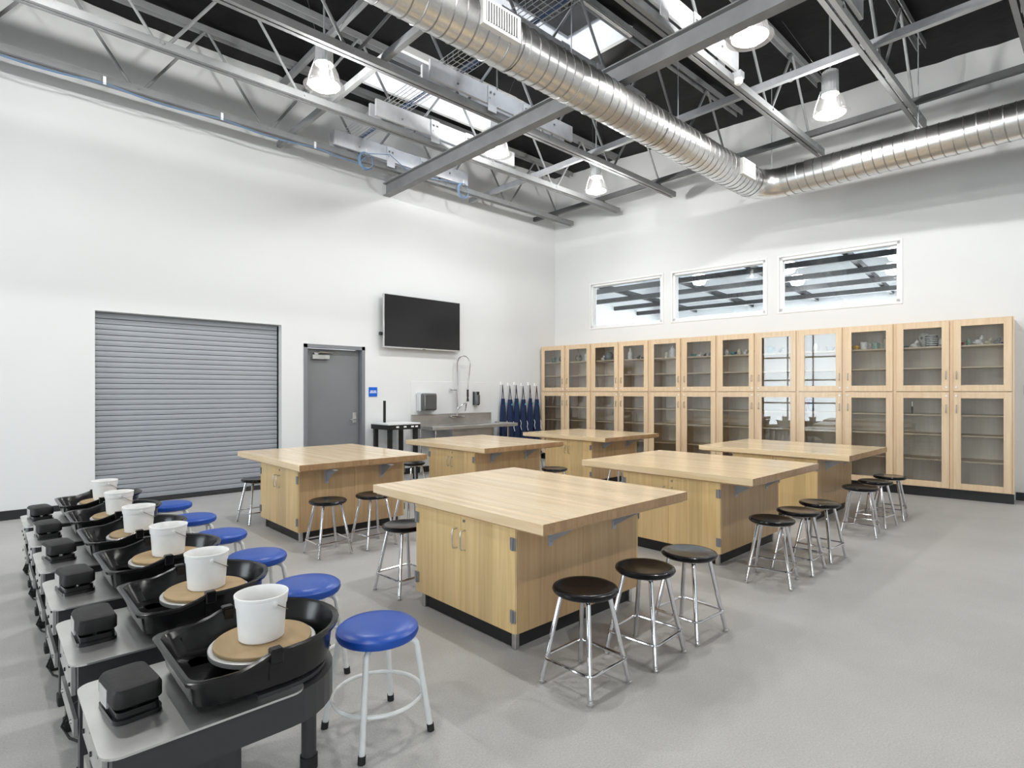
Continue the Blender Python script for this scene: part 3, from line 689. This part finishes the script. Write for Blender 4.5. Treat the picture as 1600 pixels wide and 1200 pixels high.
# ------------------------------------------------------------------ black stools
def black_stool(label, loc, rz=0):
    t = thing('lab_stool', label, 'stool', loc, rz, 'black-seated chrome stools')
    obj('seat', MB().lathe([(0,.442),(.120,.442),(.148,.447),(.160,.456),(.164,.466),(.160,.475),(.150,.480),(.135,.4795),(.10,.476),(0,.474)], 40), 'seat_black', t)
    for sx in (-1, 1):
        for sy in (-1, 1):
            a = Vector((sx*.152, sy*.152, .012)); b_ = Vector((sx*.085, sy*.085, .43)); q = b_ + Vector((-sx*.02, -sy*.02, .012))
            lg = obj('leg', MB().tube([a, b_, q], .0125, 10), 'chrome', t)
            obj('foot_glide', MB().lathe([(.012,0),(.014,.002),(.014,.010),(.010,.014),(.010,.03)], 10, c=(a.x, a.y, 0)), 'brushed', lg)
    r = .150; p = rrect(-r, r, -r, r, .035, 4)
    obj('foot_rest', MB().tube([(x, y, .125) for x, y in p], .0075, 8, closed=True), 'chrome', t)
    obj('seat_plate', MB().box((-.09, -.09, .432), (.09, .09, .442)), 'brushed', t)
    return t
s0 = black_stool('black stool of the trio beside the nearest blue stool', (2.19, 1.81, 0), .02)
for x, y, r, lab in [
 (2.68,1.79,.06,'middle black stool of the trio at the worktable beside the blue stools'),
 (3.13,1.78,-.05,'black stool at the worktable beside the blue stools, end towards the middle worktable'),
 (4.40,1.81,.22,'black round stool at the middle open-floor worktable, end towards the blue stools'),
 (4.87,1.79,.05,'black round stool, centre of the three along the middle open-floor worktable'),
 (5.35,1.79,-.06,'black round stool at the middle open-floor worktable, end towards the cabinets'),
 (6.52,1.80,.15,'black round stool by the cabinet-row worktable, end towards the middle worktable'),
 (7.08,1.81,-.1,'black round stool, centre of the three by the cabinet-row worktable'),
 (7.60,1.80,.1,'black round stool closest to the glazed cabinets'),
 (2.26,3.56,.05,'black stool tucked between the blue-stool worktable and the shutter-side worktable'),
 (2.27,4.83,.0,'black round stool at the shutter-side worktable, end by the blue stools'),
 (2.71,4.81,.04,'middle black stool of three on the shutter worktable side facing away from the shutter'),
 (3.16,4.84,.0,'black stool of the shutter-side worktable, end towards the sink-side worktable'),
 (2.25,6.55,.1,'black round stool between the shutter-side worktable and the roller shutter'),
 (4.31,6.58,.0,'black round stool between the sink-side worktable and the sink'),
 (5.29,4.87,.0,'black round stool at the sink-side worktable, facing the far-corner worktable'),
 (6.58,6.55,.1,'black round stool between the far-corner worktable and the aprons'),
 (6.66,4.86,.0,'black round stool at the far-corner worktable, behind the middle worktable')]:
    dup(s0, (x, y, 0), r, lab)

# ------------------------------------------------------------------ blue stools
bs = thing('padded_stool', 'x', 'stool', (0, 0, 0), 0, 'blue padded stools by the wheels')
obj('cushion', MB().lathe([(0,.398),(.150,.398),(.166,.405),(.173,.420),(.170,.437),(.155,.449),(.12,.456),(.06,.459),(0,.460)], 40), 'blue_vinyl', bs)
for sx in (-1, 1):
    for sy in (-1, 1):
        P = []
        for k in range(6):
            q = PI/2*k/5; P.append((.090+.030*math.sin(q) , .36+.033*math.cos(q)))
        pts = [(.03, .393)] + P + [(.160, .02)]
        lg = obj('leg', MB().tube([(sx*r, sy*r, z) for r, z in pts], .0125, 10), 'white_paint', bs)
        obj('rubber_tip', MB().tube([(sx*.1595, sy*.1595, .03), (sx*.1620, sy*.1620, 0)], .0155, 10), 'rubber', lg)
obj('foot_ring', MB().tube([(.186*math.cos(2*PI*k/40), .186*math.sin(2*PI*k/40), .155) for k in range(40)], .0085, 8, closed=True), 'white_paint', bs)
obj('seat_plate', MB().lathe([(.11, .385), (.11, .398)], 16), 'white_paint', bs)
ordw = ['first', 'second', 'third', 'fourth', 'fifth', 'sixth']
wheel_lab = ['on the wheel farthest from the shutter', 'second in the row, next to the end wheel', 'third in the row counting from the open end', 'fourth in the row counting from the open end', 'fifth in the row, one before the wall', 'nearest the roller shutter']
for k in range(6):
    v = 2.165 + .72*k; lab = 'blue padded stool with white legs, ' + ['at the wheel farthest from the shutter', 'second in the row from the open end', 'third in the row from the open end', 'fourth in the row from the open end', 'fifth in the row, one from the shutter end', 'at the wheel nearest the shutter'][k]
    if k == 0: bs.location = (1.240, v, 0); bs['label'] = lab
    else: dup(bs, (1.237, v, 0), random.uniform(-.15, .15), lab)

# ------------------------------------------------------------------ pottery wheels
UW = .752
def pan_outline(inset, grow=0.0, n=14):
    R = .25-inset+grow; xl = -.295+inset-grow; c = .055
    p = []
    for k in range(n+1): q = -PI/2 + PI*k/n; p.append((R*math.cos(q), R*math.sin(q)))
    for k in range(1, 5): p.append((-.01-(.05)*k, R*(1-.002*k)))
    for a in (90, 180):
        cx_, cy_ = xl+c, (R-c-.008) if a == 90 else -(R-c-.008)
        for k in range(6): q = math.radians(a+90*k/5); p.append((cx_+c*math.cos(q), cy_+c*math.sin(q)))
    for k in range(4, 0, -1): p.append((-.01-(.05)*k, -R*(1-.002*k)))
    return p
def rimz(x): 
    q = min(1, max(0, (x+.15)/.09)); return .570 + .032*q*q*(3-2*q)
def ring(inset, zf, grow=0.0): return [Vector((x, y, zf(x))) for x, y in pan_outline(inset, grow)]
pw = thing('pottery_wheel', 'x', 'pottery wheel', (0, 0, 0), 0, 'pottery wheels in a row')
# local origin: wheel centre axis on the floor
plate = rrect(-.517, .05, -.275, .275, .05)
obj('table_plate', MB().prism(plate, .443, .45), 'wheel_top', pw)
sk_p = []
for k in range(17): q = -PI/2+PI*k/16; sk_p.append((.235*math.cos(q)+.0, .262*math.sin(q)))
sk_p += [(-.49, .262), (-.49, -.262)]
obj('skirt', MB().prism(sk_p, .335, .4425), 'skirt_dark', pw)
obj('housing', MB().prism([(x*.9, y*.9) for x, y in sk_p[:17]] + [(-.1, .236), (-.1, -.236)], .4505, .463), 'skirt_dark', pw)
ep = obj('end_panel', MB().box((-.505, -.20, .315), (-.492, .20, .440)), 'wheel_top', pw)
for y in (-.16, 0, .16):
    for z in (.345, .415): obj('bolt', MB().lathe([(0,0),(.008,0),(.008,.005),(0,.006)], 8, M=Matrix.Translation((-.505, y, z)) @ Matrix.Rotation(-PI/2, 4, 'Y')), 'kick_black', ep)
br = obj('lower_brace', MB().box((-.50, -.22, .17), (-.488, .22, .235)), 'wheel_top', pw)
for y in (-.15, .15): obj('bolt', MB().lathe([(0,0),(.009,0),(.009,.006),(0,.007)], 8, M=Matrix.Translation((-.50, y, .20)) @ Matrix.Rotation(-PI/2, 4, 'Y')), 'nickel', br)
for y in (-.225, .225):
    lg = obj('leg', MB().box((-.485, y-.028, .03), (-.43, y+.028, .336)), 'skirt_dark', pw); obj('boot', MB().box((-.492, y-.034, 0), (-.424, y+.034, .045), bev=.004), 'rubber', lg)
lg = obj('leg', MB().tube([(.17, .0, .03), (.17, .0, .336)], .028, 14), 'skirt_dark', pw); obj('boot', MB().tube([(.17, .0, 0), (.17, .0, .05)], .033, 14), 'rubber', lg)
obj('power_cord', MB().tube([(-.40, .10, .18), (-.47, .17, .12), (-.50, .20, .03), (-.48, .12, .008), (-.40, -.05, .008), (-.25, -.2, .008), (0, -.27, .008)], .005, 6), 'rubber', pw)
obj('motor_box', MB().box((-.38, -.15, .15), (-.12, .15, .333), bev=.01), 'skirt_dark', pw)
rings = [ring(.040, lambda x: .4635), ring(.022, lambda x: .474), ring(.012, lambda x: rimz(x)-.022), ring(0, lambda x: rimz(x)-.018, .008), ring(0, lambda x: rimz(x)-.004, .013), ring(0, rimz, .005), ring(.008, lambda x: rimz(x)-.004), ring(.022, lambda x: rimz(x)-.03), ring(.045, lambda x: .486), ring(.07, lambda x: .474), ring(.15, lambda x: .474)]
pan = obj('splash_pan', MB().loft(rings), 'plastic_black', pw)
for s_ in (-1, 1): obj('pan_clip', MB().box((-.068, s_*.232, .560), (-.028, s_*.2665, .6085), bev=.004).box((-.064, s_*.225, .50), (-.032, s_*.236, .60)), 'plastic_black', pan)
obj('wheel_head', MB().lathe([(.03,.474),(.03,.512),(.170,.514),(.179,.518),(.180,.534),(.177,.537),(0,.537)], 44), 'alu_head', pw)
ped = thing('foot_pedal', 'x', 'pedal', (0, 0, 0), 0, 'foot pedals on the wheel tables')
obj('base', MB().prism(rrect(-.066, .066, -.098, .098, .03), 0, .014).prism(rrect(-.058, .058, -.09, .06, .02), .014, .034), 'pedal_gloss', ped)
rg = []
for z, g in ((.045, 0), (.050, .004), (.088, .004), (.100, -.002), (.104, -.012)): rg.append([Vector((x, y, z + .10*(y)*.12)) for x, y in rrect(-.062-g, .062+g, -.092-g, .092+g, .026)])
obj('treadle', MB().loft(rg), 'pedal_black', ped)
obj('hinge_block', MB().box((-.055, .03, .033), (.055, .088, .05)), 'pedal_gloss', ped); obj('side_plate', MB().box((-.068, -.02, .03), (-.0625, .06, .085)), 'alu_head', ped); obj('spring', MB().tube([(0, -.05, .03), (0, -.05, .048)], .012, 8), 'nickel', ped)
bk0 = thing('clay_bucket', 'x', 'bucket', (0, 0, 0), 0, 'white buckets on the wheels')
obj('body', MB().lathe([(0,0),(.072,0),(.077,.004),(.0845,.120),(.0875,.121),(.089,.135),(.0895,.150),(.092,.152),(.092,.160),(.088,.161),(.086,.150),(.083,.12),(.074,.008),(0,.006)], 36), 'bucket_white', bk0)
pts = []
for k in range(15):
    q = PI*k/14; pts.append((.094*math.cos(q), -.100*math.sin(q)*.86, .138-.058*math.sin(q)))
ct = obj('bail', MB().tube(pts, .0018, 6), 'wire', bk0)
for x in (-1, 1): obj('ear', MB().tube([(x*.085, 0, .138), (x*.096, 0, .138)], .007, 8), 'bucket_white', bk0)
bat = MB().lathe([(0,0),(.163,0),(.165,.002),(.165,.010),(.163,.012),(0,.012)], 44).mesh('bat')
for k in range(6):
    v = 2.125 + .72*k; L_ = ['farthest from the shutter', 'second of the row from the open end', 'third of the row from the open end', 'fourth of the row from the open end', 'fifth of the row, one from the shutter end', 'nearest the roller shutter'][k]
    if k == 0:
        pw.location = (UW, v, 0); pw['label'] = 'black-panned pottery wheel with steel table, ' + L_
        ped.location = (.345, v-.005, .4501); ped.rotation_euler = (0, 0, .10); ped['label'] = 'black foot pedal on wheel table ' + L_
        bk0.location = (UW-.002, v+.012, .5493); bk0.rotation_euler = (0, 0, 1.75); bk0['label'] = 'white plastic bucket on the wheel ' + L_
    else:
        dup(pw, (UW, v, 0), 0, 'black-panned pottery wheel with steel table, ' + L_)
        dup(ped, (.345+random.uniform(-.01, .015), v+random.uniform(-.015, .015), .4501), .05+random.uniform(-.12, .12), 'black foot pedal on wheel table ' + L_)
        dup(bk0, (UW+random.uniform(-.01, .01), v+.012, .5493), 1.75+random.uniform(-.25, .25), 'white plastic bucket on the wheel ' + L_)
    tag(obj('throwing_bat', bat, 'bat_wood', None, (UW, v, .5371), random.uniform(0, 6)), 'round wooden bat on wheel ' + L_, 'bat', 'wooden throwing bats')

# ------------------------------------------------------------------ roof steel
JV = [7.97, 6.77, 5.54, 4.30, 3.06, 1.81, .63, -.6, -1.84]
JN = ['nearest the shutter wall', 'second from the shutter wall', 'third from the shutter wall', 'fourth from the shutter wall, above the round duct', 'fifth from the shutter wall', 'sixth from the shutter wall', 'seventh from the shutter wall', 'eighth from the shutter wall', 'ninth from the shutter wall']
ZB, ZT = 4.97, 6.0
JX0, JX1 = XF+.02, 9.20
def angles(mb, x0, x1, z, up):
    for s_ in (-1, 1):
        if up: mb.box((x0, s_*.010, z), (x1, s_*.056, z+.008)); mb.box((x0, s_*.044, z+.008), (x1, s_*.052, z+.085))
        else: mb.box((x0, s_*.010, z+.077), (x1, s_*.052, z+.085)); mb.box((x0, s_*.044, z), (x1, s_*.052, z+.077))
    return mb
botm = angles(MB(), JX0, JX1, ZB, True).mesh('bottom_chord'); topm = angles(MB(), JX0, JX1-.02, ZT, False).mesh('top_chord')
P_ = 1.495; webA = MB().tube([(-.03, 0, ZB+.03), (-P_/2, 0, ZT+.05)], .017, 8).mesh('web_bar'); webB = MB().tube([(.03, 0, ZB+.03), (P_/2, 0, ZT+.05)], .017, 8).mesh('web_bar')
nodb = MB().lathe([(0, 0), (.014, 0), (.014, .014), (0, .016)], 8, M=Matrix.Translation((0, -.052, ZB+.045)) @ Matrix.Rotation(PI/2, 4, 'X')).mesh('bolt')
boardm = MB().box((-1.25, 0, 5.075), (1.25, .038, 5.295), bev=.003).mesh('splice_board')
platm = MB().box((-.07, 0, 4.985), (.07, .008, 5.30)).mesh('plate')
bltm = MB().lathe([(0, 0), (.013, 0), (.013, .012), (0, .014)], 8, M=Matrix.Rotation(PI/2, 4, 'X')).mesh('bolt')
for j, v in enumerate(JV):
    t = thing('roof_joist', 'grey open-web steel roof joist, ' + JN[j], 'joist', (0, v, 0), 0, 'open-web roof joists')
    obj('bottom_chord', botm, 'steel_paint', t); obj('top_chord', topm, 'steel_paint', t)
    n0 = int((JX0+.8-1.37)/P_)
    for k in range(n0, 6):
        x = 1.37+P_*k
        obj('web_bar', webA, 'steel_paint', t, (x, 0, 0))
        if k < 5: obj('web_bar', webB, 'steel_paint', t, (x, 0, 0))
        obj('node_bolt', nodb, 'steel_paint', t, (x, 0, 0))
    for s_ in (-1, 1):
        bo = obj('splice_board', boardm, 'steel_pale', t, (5.05, -.100 if s_ < 0 else .062, 0))
        if s_ < 0:
            for x in (-.85, -.35, .35, .85): obj('bolt', bltm, 'nickel', bo, (x, 0, 5.17 + .05*((x > 0)-.5)))
    for x in (4.74, 5.36):
        pl = obj('gusset_plate', platm, 'steel_pale', t, (x, -.112, 0))
        for dx in (-.03, .03): obj('bolt', bltm, 'nickel', pl, (dx, 0, 5.22))
# girder under the joists
t = thing('steel_girder', 'long grey steel beam crossing under the joists at right angles', 'beam', (5.05, 0, 0))
mb = MB(); mb.box((-.065, YR, 4.755), (.065, WA-.002, 4.768)); mb.box((-.065, YR, 4.955), (.065, WA-.002, 4.968)); mb.box((-.006, YR, 4.768), (.006, WA-.002, 4.955))
obj('beam', mb, 'steel_paint', t)
# bridging
for u_, zb, nm, mt in ((3.24, 5.057, 'lower bridging channel over the nearest pendants', 'steel_paint'), (6.87, 5.057, 'pale bridging channel crossing the joists past the girder', 'strut_pale'), (8.62, 5.057, 'bridging channel with shade in its colour, running close to the cabinet wall', 'steel_shaded'), (3.24, 5.905, 'upper bridging channel just below the black ceiling', 'steel_paint'), (-.4, 5.057, 'bridging channel above the camera end of the room', 'steel_paint')):
    mb = MB(); mb.box((u_-.03, YR+.01, zb), (u_+.03, WA-.002, zb+.008)); mb.box((u_-.03, YR+.01, zb+.008), (u_-.022, WA-.002, zb+.075)); mb.box((u_-.03, YR+.01, zb+.075), (u_+.03, WA-.002, zb+.083))
    tag(obj('bridging_channel', mb, mt), nm, 'channel', 'bridging channels')

# ------------------------------------------------------------------ spiral duct
DR, DZ, DV, DU = .21, 4.53, 3.73, 8.64
t = thing('spiral_duct', 'galvanised spiral air duct running below the joists and turning along the cabinet wall', 'duct', (0, 0, 0))
def cyl(p0, p1, r, n=40, k=2):
    return MB().tube([Vector(p0).lerp(Vector(p1), i/(k-1)) for i in range(k)], r, n, caps=False)
X0d = XF+.01; RE = .36
obj('main_run', cyl((X0d, DV, DZ), (DU-RE, DV, DZ), DR), 'galvanised', t)
Y1d = YR+.01
obj('side_run', cyl((DU, DV-RE, DZ), (DU, Y1d, DZ), DR), 'galvanised', t)
el = [(DU-RE+RE*math.sin(q), DV-RE+RE*math.cos(q), DZ) for q in [PI/2*k/5 for k in range(6)]]
eb = obj('elbow', MB().tube(el, DR+.002, 40, caps=False), 'galvanised', t)
def helix(axis, a0, a1, pitch, r):
    pts = []; n = int(abs(a1-a0)/pitch*22)
    for k in range(n+1):
        q = 2*PI*k/22; a = a0+(a1-a0)*k/n
        pts.append((a, DV+r*math.cos(q), DZ+r*math.sin(q)) if axis == 'x' else (DU+r*math.cos(q), a, DZ+r*math.sin(q)))
    return MB().tube(pts, .008, 4)
obj('spiral_seam', helix('x', .4, DU-RE-.05, .118, DR), 'galv_seam', t); obj('spiral_seam', helix('y', DV-RE-.05, Y1d+1.0, .118, DR), 'galv_seam', t)
for x in (1.2, 3.46, 5.75, DU-RE-.02): obj('joint_band', MB().tube([(x, DV, DZ), (x+.04, DV, DZ)], DR+.006, 40, caps=False), 'galvanised', t)
for y in (DV-RE+.0, 1.4, -.9): obj('joint_band', MB().tube([(DU, y, DZ), (DU, y-.04, DZ)], DR+.006, 40, caps=False), 'galvanised', t)
for x, hl in ((3.17, .21), (7.78, .19)):
    g = obj('air_grille', MB().box((x-hl, DV-DR-.02, DZ-.115), (x+hl, DV-DR+.07, DZ+.105)), 'grille', t)
    obj('grille_core', MB().box((x-hl+.03, DV-DR-.0215, DZ-.085), (x+hl-.03, DV-DR-.02, DZ+.08)), 'grille_dark', g)
    for k in range(13):
        xx = x-hl+.04+(2*hl-.08)*k/12; obj('louvre', MB().box((xx-.006, DV-DR-.028, DZ-.085), (xx+.006, DV-DR-.0216, DZ+.08)), 'grille', g)
for p in ((1.5, DV), (4.3, DV), (6.3, DV), (DU+.06, DV-.15), (DU+.06, 1.75), (DU+.06, -.7)):
    obj('hanger_rod', MB().tube([(p[0], p[1], DZ+DR-.005), (p[0], p[1], ZT+.03)], .006, 6).box((p[0]-.02, p[1]-.02, DZ+DR-.01), (p[0]+.02, p[1]+.02, DZ+DR+.05)), 'strut_pale', t)

# ------------------------------------------------------------------ high-bay lamps
lp = thing('highbay_pendant', 'x', 'lamp', (0, 0, 0), 0, 'high-bay pendants')
ZL = 4.75
hs_ = MB(); n_ = 36
def rib(r, z): return [Vector(((r*(1+.035*(k % 2))) * math.cos(2*PI*k/n_), (r*(1+.035*(k % 2))) * math.sin(2*PI*k/n_), z)) for k in range(n_)]
obj('ballast_housing', MB().loft([rib(.075, ZL+.52), rib(.088, ZL+.51), rib(.092, ZL+.25), rib(.095, ZL+.24)], smooth=False), 'lamp_alu', lp)
obj('refractor', MB().lathe([(.085, ZL+.245), (.115, ZL+.22), (.150, ZL+.14), (.172, ZL+.04), (.175, ZL+.012)], 36, caps=False), 'lamp_bell', lp)
obj('lens', MB().lathe([(0, ZL-.012), (.09, ZL-.006), (.168, ZL+.010), (0, ZL+.011)], 32), 'lamp_lens', lp)
obj('bulb', MB().blob((0, 0, ZL+.165), (.04, .04, .07)), 'lamp_glow', lp)
obj('rim', MB().lathe([(.172, ZL+.002), (.214, ZL-.004), (.216, ZL+.004), (.176, ZL+.014)], 36, caps=False), 'lamp_rim', lp)
for k in range(3):
    q = 2*PI*k/3+.4; obj('clamp_arm', MB().tube([(.098*math.cos(q), .098*math.sin(q), ZL+.30), (.125*math.cos(q), .125*math.sin(q), ZL+.22), (.16*math.cos(q), .16*math.sin(q), ZL+.12), (.18*math.cos(q), .18*math.sin(q), ZL+.01)], .006, 6), 'lamp_alu', lp)
obj('stem', MB().tube([(0, 0, ZL+.515), (0, 0, 6.10)], .012, 8), 'strut_pale', lp)
obj('stay_wire', MB().tube([(.08, 0, ZL+.5), (.5, .15, 6.05)], .002, 4).tube([(-.08, 0, ZL+.5), (-.45, -.2, 6.05)], .002, 4), 'wire', lp)
l = bpy.data.lights.new('lamp_light', 'POINT'); l.energy = LAMP_W; l.shadow_soft_size = .035; l.color = (1, .99, .97)
o = bpy.data.objects.new('lamp_light', l); COL.objects.link(o); o.parent = lp; o.location = (0, 0, ZL+.055)
GRID = [(2.73, 5.90, 'above the worktable before the shutter'), (5.38, 6.06, 'above the worktable before the sink'), (7.46, 5.93, 'above the far-corner worktable'), (5.38, 2.42, 'above the middle open-floor worktable'), (7.43, 2.37, 'above the cabinet-end worktable'), (2.75, 2.37, 'above the worktable beside the first blue stools'),
        (.3, 5.93, 'above the pottery wheels by the shutter'), (.3, 2.37, 'above the open end of the pottery wheels'), (5.38, -1.2, 'above the open floor'), (2.75, -1.2, 'above the open floor near the wheels'), (7.43, -1.2, 'above the open floor past the cabinets'), (-2.2, 2.37, 'behind the row of wheels'), (-2.2, 5.93, 'behind the wheels towards the shutter wall')]
for k, (x, y, lab) in enumerate(GRID):
    lab = 'lit high-bay pendant lamp with glass bell, ' + lab
    if k == 0: lp.location = (x, y, 0); lp['label'] = lab
    else: dup(lp, (x, y, .07 if abs(x-5.38) < .01 else 0), random.uniform(0, 2), lab)

# ------------------------------------------------------------------ cable tray, cables, small ceiling things
t = thing('cable_tray', 'wire basket cable tray carrying blue cables across the joists', 'cable tray', (4.17, 0, 5.297))
mb = MB(); ya, yb = .2, 7.95
for x, z in ((-.15,.10),(-.15,.05),(-.15,.003),(-.09,.003),(-.03,.003),(.03,.003),(.09,.003),(.15,.003),(.15,.05),(.15,.10)): mb.box((x-.0028, ya, z-.0028), (x+.0028, yb, z+.0028))
obj('long_wires', mb, 'tray_wire', t)
cw = MB().tube([(-.15, 0, .10), (-.15, 0, .0), (.15, 0, .0), (.15, 0, .10)], .003, 4).mesh('cross_wire'); k = 0
y = ya
while y < yb: obj('cross_wire', cw, 'tray_wire', t, (0, y, 0)); y += .10
for k in range(6):
    pts = [(.03+.018*k+.01*math.sin(y*1.7+k), y, .015+.006*(k % 3)) for y in [ya+(yb-ya)*i/30 for i in range(31)]]
    obj('data_cable', MB().tube(pts, .006, 5), 'cable_blue', t)
def coil(x, y, z, lab):
    mb = MB()
    for k in range(4):
        rr = .105+.006*k; mb.tube([(rr*math.cos(2*PI*i/28), .008*k-.01, -.12+rr*1.1*math.sin(2*PI*i/28)) for i in range(28)], .006, 6, closed=True)
    t = thing('cable_coil', lab, 'cable', (x, y, z)); obj('loops', mb, 'cable_pale', t); obj('tie', MB().tube([(0, 0, -.02), (0, 0, .06)], .008, 6), 'sign_white', t)
coil(4.28, 7.81, 5.06, 'coil of pale blue cable hung on the joist by the cable tray end'); coil(6.15, 7.81, 5.06, 'coil of pale blue cable hung on the wall-side joist past the girder')
pts = []
for i in range(61):
    x = -3+7.2*i/60; sag = .045*abs(math.sin(PI*(x+.2)/1.24)); pts.append((x, 7.97-.07, 4.958-sag))
pts.append((4.28, 7.82, 5.0))
mb = MB().tube(pts, .006, 6).tube([(x, y+.012, z-.006) for x, y, z in pts], .005, 6)
t = thing('strapped_cable', 'blue cables sagging below the joist nearest the shutter wall', 'cable', (0, 0, 0)); obj('cables', mb, 'cable_pale', t)
for x in (-.2, 1.04, 2.28, 3.52): obj('clip', MB().box((x-.015, 7.895, 4.94), (x+.015, 7.905, 5.03)), 'sign_white', t)
pts = [(4.28, 7.83, 5.06), (4.7, 7.83, 5.16), (5.0, 7.845, 5.02), (5.4, 7.84, 4.99), (6.15, 7.82, 5.05)]
tag(obj('loose_cable', MB().tube(pts, .007, 6), 'cable_pale'), 'loose blue cable strung between the two hanging coils', 'cable')
t = thing('motion_sensor', 'white round sensor on the end of the fifth joist board', 'sensor', (6.33, 3.06-.08, 4.98)); obj('box', MB().box((-.05, -.05, .03), (.05, .05, .11), bev=.004), 'strut_pale', t); obj('dome', MB().lathe([(0,-.035),(.03,-.03),(.05,-.005),(.05,.03),(0,.03)], 18), 'detector', t)
t = thing('smoke_detector', 'small cream smoke detector under the black ceiling', 'detector', (8.55, 3.25, 5.97)); obj('head', MB().lathe([(0,-.05),(.03,-.048),(.04,-.03),(.065,-.02),(.07,.0),(0,0)], 18), 'detector', t); obj('stalk', MB().tube([(0,0,0),(0,0,.13)], .01, 6), 'strut_pale', t)
t = thing('electrical_conduit', 'thin bent metal conduit clipped to the sixth joist', 'conduit', (0, 0, 0)); obj('pipe', MB().tube([(5.6, 1.98, 6.1), (6.0, 1.97, 5.9), (6.35, 1.95, 5.55), (6.6, 1.90, 5.2), (6.75, 1.885, 5.16), (7.6, 1.885, 5.16)], .012, 8), 'strut_pale', t); obj('clip', MB().box((7.1, 1.83, 5.05), (7.14, 1.905, 5.18)), 'brushed', t)
t = thing('conduit_run', 'white conduit looping past the joists above the first pendant', 'conduit', (0, 0, 0)); obj('pipe', MB().tube([(2.4, 5.2, 6.08), (3.0, 5.2, 5.85), (3.3, 5.15, 5.7), (4.4, 5.0, 5.62), (6.0, 5.0, 5.62)], .012, 8), 'trim_white', t); obj('clip', MB().box((3.25, 5.12, 5.68), (3.31, 5.18, 5.74)), 'brushed', t)
